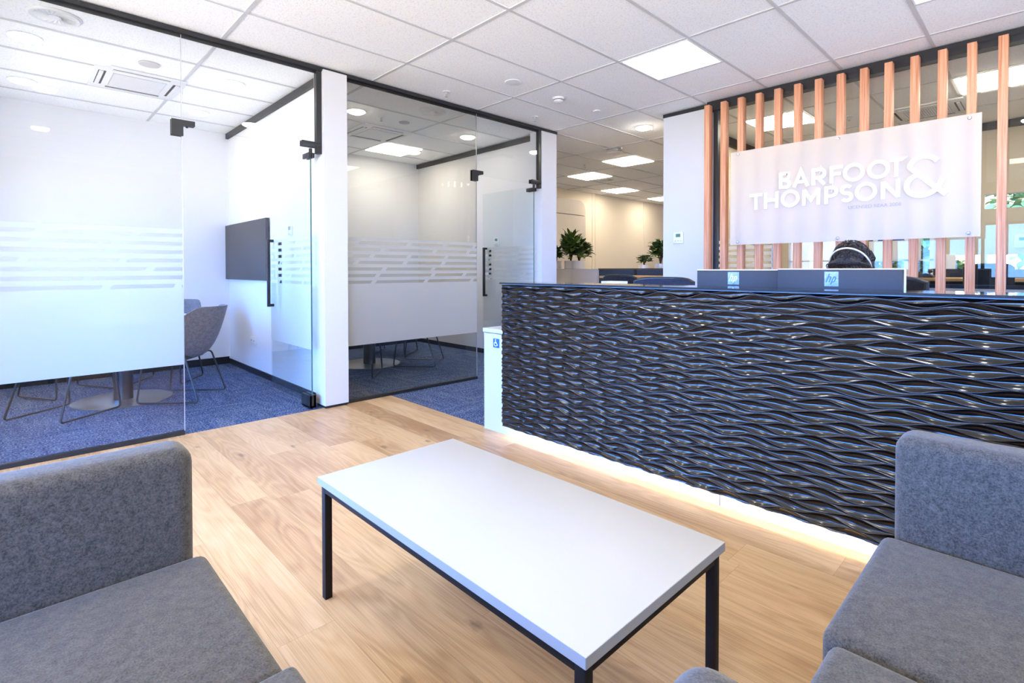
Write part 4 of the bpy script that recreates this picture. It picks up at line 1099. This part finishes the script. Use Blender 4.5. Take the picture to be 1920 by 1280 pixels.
def letters():
    b = MB().mat('letters'); y0, y1 = -.012, -.0025; w = .0265
    def arc(cx, cz, rx, rz, a0, a1, n=20): return [(cx + rx * math.cos(math.radians(a0 + (a1 - a0) * k / n)), cz + rz * math.sin(math.radians(a0 + (a1 - a0) * k / n))) for k in range(n + 1)]
    def ring(cx, cz, rx, rz): b.ribbon(arc(cx, cz, rx, rz, 0, 360, 40)[:-1], w, y0, y1, True)
    def glyph(c, xa, xb, za, zb, ext=False):
        h = w / 2; l, r, d, u = xa + h, xb - h, za, zb; mz = (za + zb) / 2
        S = lambda p: b.ribbon(p, w, y0, y1)
        if c == 'O': ring((xa + xb) / 2, mz, (xb - xa) / 2 - h, (zb - za) / 2 - h + .003)
        elif c == 'T':
            xm = (xa + xb) / 2 if not ext else (xa + xb - .03) / 2
            S([(xm, d), (xm, u - h)])
            if ext: b.prism([(xa, u), (xa, u - w * .95), (xb - .035, u - w * .95), (xb, u)], y0 - .0006, y1 - .0003)
            else: S([(xa, u - h), (xb, u - h)])
        elif c == 'H': S([(l, d), (l, u)]); S([(r, d), (r, u)]); S([(l, mz), (r, mz)])
        elif c == 'F': S([(l, d), (l, u)]); S([(l, u - h), (xb, u - h)]); S([(l, mz + .004), (xb - .012, mz + .004)])
        elif c == 'B':
            S([(l, d), (l, u)]); q = (zb - za) / 2
            S([(l, u - h), (r - .028, u - h)] + arc(r - .028, mz + q / 2 - h / 2 + .002, .022, q / 2 - h / 2 - .001, 90, -90, 12) + [(l, mz + .004)])
            S([(l, mz + .004), (r - .024, mz + .004)] + arc(r - .024, d + q / 2 + .002, .024, q / 2 - h + .006, 90, -90, 12) + [(l, d + h)])
        elif c in 'RP':
            S([(l, d), (l, u)]); zc = u - h - .034
            S([(l, u - h), (r - .032, u - h)] + arc(r - .032, zc, .032, .034, 90, -90, 14) + [(l, u - h - .068)])
            if c == 'R': S([(l + .035, u - h - .068), (xb - h * .9, d)])
        elif c == 'A':
            xm = (xa + xb) / 2; S([(xa + h, d), (xm, u - .004), (xb - h, d)]); S([(xa + .04, d + .042), (xb - .04, d + .042)])
        elif c == 'M': S([(l, d), (l, u - .010)]); S([(r, d), (r, u - .010)]); S([(l, u - .012), ((l + r) / 2, d + .045), (r, u - .012)])
        elif c == 'N': S([(l, d), (l, u - .008)]); S([(r, d + .008), (r, u)]); S([(l, u - .012), (r, d + .012)])
        elif c == 'S':
            xm = (xa + xb) / 2; rx = (xb - xa) / 2 - h; q = (zb - za - w) / 4
            S(arc(xm, u - h - q, rx, q, 35, 180, 14) + arc(xm, u - h - q, rx, q, 190, 265, 8) + arc(xm, d + h + q, rx, q, 85, -10, 8) + arc(xm, d + h + q, rx, q, -20, -150, 14))
    for c, a, q in [('B', -1.672, -1.574), ('A', -1.562, -1.43), ('R', -1.414, -1.305), ('F', -1.28, -1.188), ('O', -1.185, -1.036), ('O', -1.02, -.872)]: glyph(c, a, q, 1.852, 1.992)
    glyph('T', -.872, -.762, 1.852, 1.992, True)
    for c, a, q in [('T', -1.922, -1.814), ('H', -1.797, -1.676), ('O', -1.656, -1.505), ('M', -1.485, -1.349), ('P', -1.317, -1.217), ('S', -1.204, -1.111), ('O', -1.101, -.953), ('N', -.928, -.808)]: glyph(c, a, q, 1.688, 1.831)
    def smooth(p, it=2):
        for _ in range(it):
            q = [p[0]]
            for a, c in zip(p, p[1:]): q += [(a[0] * .75 + c[0] * .25, a[1] * .75 + c[1] * .25), (a[0] * .25 + c[0] * .75, a[1] * .25 + c[1] * .75)]
            p = q + [p[-1]]
        return p
    w = .034
    b.ribbon(smooth([(-.588, 1.936), (-.612, 1.965), (-.662, 1.983), (-.717, 1.968), (-.743, 1.937), (-.752, 1.914), (-.736, 1.894), (-.674, 1.828), (-.606, 1.755), (-.537, 1.690)]), w, y0, y1)
    b.ribbon(smooth([(-.702, 1.851), (-.741, 1.829), (-.768, 1.791), (-.767, 1.742), (-.735, 1.704), (-.680, 1.690), (-.628, 1.703), (-.588, 1.739), (-.557, 1.804)]), w, y0, y1)
    b.build('lettering', None, sg, smooth=False)
letters()
cu = bpy.data.curves.new('licence_text', 'FONT'); cu.body = 'LICENSED REAA 2008'; cu.size = .036; cu.extrude = .0008
to = bpy.data.objects.new('tmp_text', cu); COL.objects.link(to); bpy.context.view_layer.update()
me = bpy.data.meshes.new_from_object(to.evaluated_get(bpy.context.evaluated_depsgraph_get())); bpy.data.objects.remove(to)
xs = [v.co.x for v in me.vertices]; k = .345 / (max(xs) - min(xs))
me.transform(Matrix.Translation((-1.15, -.004, 1.632)) @ Matrix.Rotation(PI / 2, 4, 'X') @ Matrix.Diagonal((k, 1, 1, 1)))
me.materials.append(M['licence']); me.name = 'licence_text'
o = bpy.data.objects.new('licence_text', me); COL.objects.link(o); o.parent = sg; o['label'] = 'small grey licence line'

# ------------------------------------------------------------------ open office beyond the pillar
t = thing('storage_cabinet', 'pale low storage cabinet carrying the potted plants', 'cabinet', (-5.30, 6.72, 0))
b = MB().mat('cab'); b.box(-.60, .445, -.22, .22, .06, 1.14, .002); b.build('body', None, t)
b = MB().mat('cab'); b.box(-.605, .45, -.235, .225, 1.141, 1.157, .002); b.build('top', None, t)
b = MB().mat('black_gap'); b.box(-.58, .43, -.2, .2, 0, .06); b.build('plinth', None, t, smooth=False)
for x0, x1 in ((-.595, -.08), (-.075, .44)):
    b = MB().mat('cab'); b.box(x0, x1, -.236, -.2205, .07, 1.135, .002); d = b.build('door', None, t)
    b = MB().mat('steel'); b.box((x1 if x0 < -.3 else x0 + .04) - .03, (x1 if x0 < -.3 else x0 + .04) - .018, -.252, -.2365, .75, .9, .002); b.build('handle', None, d)
def leaf(b, base, d, ln, wd, curl):
    d = Vector(d).normalized(); side = d.cross(Vector((0, 0, 1)))
    if side.length < .1: side = Vector((1, 0, 0))
    side.normalize(); up = side.cross(d); base = Vector(base); n = 4; prev = None
    for i in range(n + 1):
        u = i / n; w = wd * math.sin(PI * min(1, u * .92 + .06)) ** .8
        c = base + d * (ln * u) - Vector((0, 0, 1)) * (curl * ln * u * u)
        row = [b.bm.verts.new(c - side * w + up * w * .25), b.bm.verts.new(c), b.bm.verts.new(c + side * w + up * w * .25)]
        if prev:
            for q in (0, 1): b._new(b.bm.faces.new((prev[q], prev[q + 1], row[q + 1], row[q])))
        prev = row
def plant(x, y, z, pr, ph, h, n, seed, label, spread, ln, upright):
    t = thing('potted_plant', label, 'plant', (x, y, z), 0, 'potted plants on the office cabinets')
    b = MB().mat('pot'); b.lathe([(0, 0), (pr * .92, 0), (pr, .01), (pr, ph), (pr * .93, ph), (pr * .93, ph - .02), (0, ph - .02)], seg=32); b.build('pot', None, t)
    b = MB().mat('soil'); b.lathe([(0, ph - .019), (pr * .92, ph - .019), (pr * .92, ph - .012), (0, ph - .010)], seg=24); b.build('soil', None, t)
    r = random.Random(seed); b = MB().mat('stem'); tips = []
    for k in range(6):
        a = r.uniform(0, 2 * PI); q = r.uniform(.15, 1) * spread
        p = [(0, 0, ph - .02), (q * .3 * math.cos(a), q * .3 * math.sin(a), ph + h * .35), (q * .75 * math.cos(a), q * .75 * math.sin(a), ph + h * r.uniform(.6, .85))]
        b.tube(p, .009, 6, .08, r2=.004); tips.append((p[1], p[2]))
    b.build('stems', None, t)
    b = MB()
    for k in range(n):
        th = math.acos(r.uniform(-.75, 1)); a = r.uniform(0, 2 * PI); q = r.uniform(.3, 1) ** .6
        base = (spread * .85 * q * math.sin(th) * math.cos(a), spread * .85 * q * math.sin(th) * math.sin(a), ph + h * (.45 + .42 * q * math.cos(th)))
        b.mat('leaf' if r.random() < .68 else 'leaf2'); a += r.uniform(-.8, .8)
        leaf(b, base, (math.cos(a), math.sin(a), r.uniform(-.3, .8) + upright * 1.2), ln * r.uniform(.6, 1.1), ln * (.12 if upright > .6 else .3) * r.uniform(.8, 1.2), r.uniform(.0, .5))
    b.build('foliage', None, t, normals=False)
plant(-5.535, 6.68, 1.157, .108, .132, .50, 230, 1, 'spiky upright plant in a white pot beside the meeting room end wall', .15, .19, .9)
plant(-5.275, 6.57, 1.157, .105, .13, .36, 210, 2, 'broad-leaved bushy plant in a white pot on the pale cabinet', .185, .14, .15)
plant(-5.80, 6.62, 1.157, .10, .13, .28, 90, 5, 'plant in a white pot half hidden by the meeting room end wall', .10, .11, .2)
t = thing('desk_screen', 'long slate blue desk divider screen behind the counter', 'desk screen', (-4.0, 6.50, 0))
b = MB().mat('screen_fabric'); b.box(-.815, -.19, -.02, .02, .62, 1.145, .003); b.build('fabric_panel', None, t)
b = MB().mat('screen_fabric'); b.box(-.15, 1.05, -.02, .02, .62, 1.145, .003); b.build('fabric_panel', None, t)
b = MB().mat('black'); b.box(-.825, 1.06, -.024, .024, 1.146, 1.162, .002); b.box(-.189, -.151, -.024, .024, 0.025, 1.145); b.build('frame', None, t, smooth=False)
for x in (-.79, 1.02):
    b = MB().mat('black'); b.box(x - .02, x + .02, -.02, .02, .0, .62); b.box(x - .03, x + .03, -.25, .25, 0, .025); b.build('foot', None, t, smooth=False)
t = thing('workstation_desk', 'oak-topped desk in front of the slate screen', 'desk', (-3.62, 6.10, 0))
b = MB().mat('desk_oak'); b.box(-.64, .66, -.36, .36, 1.032, 1.062, .002); b.build('desk_top', None, t)
for sx in (-1, 1):
    b = MB().mat('black'); b.tube([(sx * .58, -.3, .02), (sx * .58, -.3, 1.03)], .025, 8); b.build('leg', None, t)
    b = MB().mat('black'); b.tube([(sx * .58, .3, .02), (sx * .58, .3, 1.03)], .025, 8); b.build('leg', None, t)
bx('modesty_panel', 'black', t, -.55, .55, .31, .33, .45, 1.03)
office_chair(-3.62, 5.55, 0, 'black swivel chair in front of the oak-topped desk', 'black_fabric', 1.075, .45)
# the sideboard in front of it carries a small white box
t = thing('side_cabinet', 'white low side cabinet behind the reception counter end', 'cabinet', (-3.25, 4.60, 0))
b = MB().mat('cab'); b.box(-.32, .32, -.2, .2, .0, .955, .002); b.build('body', None, t)
b = MB().mat('cab'); b.box(-.315, -.004, -.216, -.2005, .05, .88, .002); b.build('door', None, t)
b = MB().mat('cab'); b.box(.004, .315, -.216, -.2005, .05, .88, .002); b.build('door', None, t)
t = thing('document_tray', 'small white document tray standing on the side cabinet', 'tray', (-3.19, 4.56, .955))
b = MB().mat('paper'); b.box(-.11, .11, -.08, .08, .0005, .012); b.box(-.11, -.104, -.08, .08, .012, .07); b.box(.104, .11, -.08, .08, .012, .07); b.box(-.104, .104, .074, .08, .012, .07); b.build('tray', None, t, smooth=False)
b = MB().mat('plastic_white'); b.box(-.095, .095, -.075, .07, .0125, .055); b.build('paper_stack', None, t, smooth=False)
# grey rounded panel and wall battens
def rounded(y0, y1, z0, z1, r):
    p = [(y0, z0), (y1, z0)]
    for k in range(13):
        a = math.radians(90 * k / 12); p.append((y1 - r + r * math.cos(a), z1 - r + r * math.sin(a)))
    p.append((y0, z1)); return p
t = thing('rounded_wall_panel', 'pale grey wall panel with a rounded upper corner behind the plants', 'wall panel', (0, 0, 0))
b = MB().mat('panel_grey'); b.prism(rounded(7.2, 8.85, .0, 2.28, .005), -6.999, -6.93, 'YZ'); b.build('panel', None, t)
b = MB().mat('panel_grey'); b.prism(rounded(7.2, 8.85, 2.295, 2.60, .22), -6.999, -6.93, 'YZ'); b.build('bulkhead', None, t)
trim('trim_6', 'pair of slim cream wall battens in the open office', (-7.0, -6.985, 9.16, 9.185, 0, 2.806), (-7.0, -6.985, 9.27, 9.295, 0, 2.806), (-7.0, -6.985, 11.21, 11.235, 0, 2.806), mat='cream_wall')
# second plant behind the screen near the pillar
t = thing('filing_cabinet', 'cream low filing cabinet behind the slate screen', 'cabinet', (-4.15, 7.55, 0))
b = MB().mat('cab'); b.box(-.75, .75, -.2, .2, 0, 1.12, .002); b.build('body', None, t)
for k in range(3):
    b = MB().mat('cab'); b.box(-.745 + .5 * k, -.26 + .5 * k, -.216, -.2005, .03, 1.1, .002); b.build('drawer', None, t)
plant(-4.36, 7.50, 1.12, .09, .12, .44, 190, 3, 'bright leafy plant showing left of the white pillar', .16, .13, .2)
plant(-4.66, 7.50, 1.12, .09, .10, .20, 90, 9, 'low dark leafy plant beside the bright one near the pillar', .11, .09, .1)

# ------------------------------------------------------------------ rear office behind the slats
t = thing('low_divider', 'navy topped white low divider behind the slats', 'divider', (0, 5.75, 0))
b = MB().mat('laminate'); b.box(-1.15, 1.9, -.02, .02, 0, .985, .002); b.build('panel', None, t)
b = MB().mat('navy_fabric'); b.box(-1.15, 1.9, -.022, .022, .986, 1.017, .002); b.build('top_rail', None, t)
t = thing('rear_desk', 'oak-edged desk of the rear office behind the slats', 'desk', (.45, 6.75, 0))
b = MB().mat('desk_oak'); b.box(-1.42, 1.5, -.35, .35, 1.032, 1.062, .002); b.build('desk_top', None, t)
b = MB().mat('black'); b.box(-1.36, 1.44, .25, .27, .0, 1.03); b.build('back_panel', None, t, smooth=False)
for sx in (-1.3, 1.4):
    for sy in (-.3, .3 - .08):
        b = MB().mat('black'); b.box(sx - .025, sx + .025, sy - .025, sy + .025, 0, 1.031); b.build('leg', None, t, smooth=False)
t = thing('desk_phone', 'black desk phone with its raised handset on the rear desk', 'phone', (-.875, 6.58, 1.062))
b = MB().mat('black'); b.prism([(-.06, 0.001), (.06, 0.001), (.06, .018), (.01, .045), (-.04, .04), (-.06, .02)], -.08, .08, 'XZ'); b.build('base', None, t)
b = MB().mat('black'); b.tube([(.03, 0, .03), (.03, 0, .07), (.05, 0, .088), (.10, 0, .09)], .004, 8, .02); b.build('cord', None, t)
b = MB().mat('black'); b.lathe([(0, 0), (.022, .006), (.026, .02), (.014, .035), (0, .04)], (.028, 0, .046), 16); b.build('handset', None, t)
office_chair(-.56, 6.22, .75, 'black high-back chair half hidden by the thirteenth slat at the rear desk', 'black_fabric', 1.185, .40)
t = tag(bx('paper_sheet', 'paper', None, -.86, -.72, 7.3, 7.302, 1.15, 1.31), 'white sheet standing behind the rear desk between two slats', 'paper')
t.name = 'standing_sheet'
b = MB().mat('black'); b.box(-.9, 1.2, 7.22, 7.38, 0, 1.149); tag(b.build('rear_shelf', None, smooth=False), 'black low shelf under the rear office windows', 'shelf')
def poster(x0, x1, z0, z1, label, kind):
    t = thing('window_poster', label, 'poster', ((x0 + x1) / 2, 8.04, z0), 0, 'agency posters hanging in the rear windows')
    w = (x1 - x0) / 2; h = z1 - z0
    b = MB().mat('poster'); b.box(-w, w, -.002, 0, 0, h); b.build('sheet', None, t, smooth=False)
    b = MB().mat('poster_blue'); b.box(-w, w if kind else 0, -.0032, -.0021, h * .72, h); b.build('header', None, t, smooth=False)
    b = MB().mat('white_badge'); b.lathe([(0, 0), (.03, 0), (.03, .0008), (0, .0008)], (-w * .35 if kind else w * .06, -.0042, h * .79), 20, 'Y'); b.build('emblem', None, t)
    if not kind:
        b = MB().mat('poster_grey'); x = w * .12
        for k in range(6): b.box(x, x + .011 + .006 * (k % 3), -.0032, -.0021, h * .9, h * .95); x += .026
        b.build('print_line', None, t, smooth=False)
poster(-1.66, -1.44, 1.27, 1.60, 'white poster with a wide blue header in the rear window', True)
poster(-1.42, -1.12, 1.27, 1.60, 'white poster with a half blue header and grey print in the rear window', False)

# ------------------------------------------------------------------ outdoors beyond the rear windows
b = MB().mat('asphalt'); b.box(-9, 12, 8.2, 40, -.12, -.07)
struct(b.build('ground', smooth=False), 'grey street surface outside the windows', 'ground')
def car(x, y, rz, label):
    t = thing('parked_car', label, 'car', (x, y, -.07), rz)
    prof = [(-2.0, .35), (-2.05, .62), (-1.95, .90), (-1.55, 1.36), (-1.2, 1.47), (.0, 1.47), (.55, 1.30), (1.05, .98), (1.85, .86), (2.05, .70), (2.08, .36)]
    b = MB().mat('car'); b.prism(prof, -.82, .82, 'XZ')
    es = [e for e in b.bm.edges if e.calc_length() > 1.5]; bmesh.ops.bevel(b.bm, geom=es, offset=.06, segments=3, affect='EDGES'); b.build('car_body', None, t, ang=50)
    for s in (-1, 1):
        lo, hi = sorted((s * .8205, s * .829)); b = MB().mat('car_glass'); b.prism([(-1.5, .94), (-1.25, 1.36), (.0, 1.36), (.45, 1.22), (.8, .96)], lo, hi, 'XZ'); b.build('side_window', None, t, smooth=False)
        for xx in (-1.3, 1.3):
            b = MB().mat('rubber'); b.lathe([(.2, 0), (.32, .01), (.32, .17), (.2, .18)], (xx, s * .74 - .09, .32), 28, 'Y'); w_ = b.build('wheel', None, t)
            b = MB().mat('silver'); b.cyl((xx, s * .74 - .088, .32), .2, .176, 20, 'Y'); b.build('hub', None, w_)
        lo, hi = sorted((s * .55, s * .80)); b = MB().mat('red_lens'); b.box(-2.07, -1.97, lo, hi, .78, 1.02, .02); b.build('tail_light', None, t)
        lo, hi = sorted((s * .8206, s * .832)); b = MB().mat('red_lens'); b.box(-1.98, -1.66, lo, hi, .84, .97, .003); b.build('tail_light', None, t)
car(1.55, 12.4, 0, 'white parked car outside the low rear window at the right edge')
def tree(x, y, h, r, n, seed, label):
    t = thing('street_tree', label, 'tree', (x, y, -.07), 0, 'trees outside the rear windows'); q = random.Random(seed)
    b = MB().mat('bark'); b.tube([(0, 0, 0), (.05, 0, h * .4), (0, .05, h * .75)], .12, 8, r2=.04); b.build('trunk', None, t)
    b = MB().mat('leaf_out')
    for k in range(n):
        th = math.acos(q.uniform(-1, 1)); a = q.uniform(0, 2 * PI); rr = r * q.uniform(.45, 1)
        c = (rr * math.sin(th) * math.cos(a), rr * math.sin(th) * math.sin(a), h * .62 + rr * .85 * math.cos(th))
        leaf(b, c, (q.uniform(-1, 1), q.uniform(-1, 1), q.uniform(-.6, .6)), .26, .09, .3)
    b.build('crown', None, t, normals=False)
tree(.6, 15.5, 4.0, 1.7, 1900, 1, 'leafy tree filling the high rear window strip')
tree(-2.6, 14.5, 2.6, 1.0, 900, 2, 'small tree outside the poster window')
tree(-1.6, 12.4, 1.7, .6, 500, 3, 'low leafy tree beyond the posters toward the slat gap')

# ------------------------------------------------------------------ daylight, camera, view
wd = bpy.data.worlds.new('sky_and_ground_glow'); SC.world = wd; wd.use_nodes = True
wt = wd.node_tree; bg = wt.nodes['Background']; bg.inputs['Strength'].default_value = 10.0
tcw = N(wt, 'ShaderNodeTexCoord'); sx = N(wt, 'ShaderNodeSeparateXYZ'); L(wt, tcw, 'Generated', sx, 'Vector')
crw = N(wt, 'ShaderNodeValToRGB'); mrw = N(wt, 'ShaderNodeMapRange'); mrw.inputs['From Min'].default_value = -1.; L(wt, sx, 'Z', mrw, 'Value'); L(wt, mrw, 'Result', crw, 'Fac')
e = crw.color_ramp.elements; e[0].position = .42; e[0].color = (.92, .87, .80, 1); e[1].position = .52; e[1].color = (.28, .98, 3.1, 1)  # lower half of the ramp is an added ground glow lighting the ceiling
mry = N(wt, 'ShaderNodeMapRange'); mry.inputs['From Min'].default_value = -.15; mry.inputs['From Max'].default_value = .45; L(wt, sx, 'Y', mry, 'Value')
mxw = N(wt, 'ShaderNodeMix', _data_type='RGBA'); mxw.inputs['B'].default_value = (1.0, .98, .94, 1); L(wt, mry, 'Result', mxw, 'Factor'); L(wt, crw, 'Color', mxw, 'A'); L(wt, mxw, 'Result', bg, 'Color')
def portal(x, y, z, w, h, rot):
    l = bpy.data.lights.new('window_portal', 'AREA'); l.shape = 'RECTANGLE'; l.size = w; l.size_y = h
    l.cycles.is_portal = True
    o = bpy.data.objects.new('window_portal', l); COL.objects.link(o); o.location = (x, y, z); o.rotation_euler = rot
portal(-.95, -3.62, 1.06, 6.4, 2.05, (PI / 2, 0, PI))
portal(-4.36, -2.05, 1.06, 2.5, 2.0, (PI / 2, 0, -PI / 2))
portal(-5.75, -.64, 1.23, 1.35, 1.5, (PI / 2, 0, PI))
portal(2.37, 3.22, 1.46, 1.1, 2.35, (PI / 2, 0, PI / 2))
portal(-.4, 8.2, 1.45, 4.6, 1.2, (PI / 2, 0, 0))

cam = bpy.data.cameras.new('camera'); co = bpy.data.objects.new('camera', cam); COL.objects.link(co); SC.camera = co
cam.sensor_fit = 'HORIZONTAL'; cam.sensor_width = 36.; cam.lens = 975.02 / 1920 * 36.
cam.shift_x = 0.; cam.shift_y = -(640 - 520.02) / 1920.
cam.clip_start = .02; cam.clip_end = 200
yaw, pit, rol = math.radians(46.108), math.radians(-.8813), math.radians(-.0633)
f = Vector((-math.sin(yaw) * math.cos(pit), math.cos(yaw) * math.cos(pit), math.sin(pit)))
r = Vector((math.cos(yaw), math.sin(yaw), 0)); u = r.cross(f)
r2 = r * math.cos(rol) + u * math.sin(rol); u2 = -r * math.sin(rol) + u * math.cos(rol)
mt = Matrix((r2, u2, -f)).transposed().to_4x4(); mt.translation = (0, 0, 1.149); co.matrix_world = mt
vs = SC.view_settings; vs.view_transform = 'Standard'; vs.look = 'None'; vs.exposure = 0.4; vs.gamma = 1.0; vs.use_curve_mapping = False
cy = SC.cycles; cy.use_denoising = True; cy.max_bounces = 12; cy.transparent_max_bounces = 24; cy.diffuse_bounces = 8; cy.glossy_bounces = 5; cy.transmission_bounces = 8
cy.sample_clamp_indirect = 8.; cy.caustics_reflective = False; cy.caustics_refractive = False
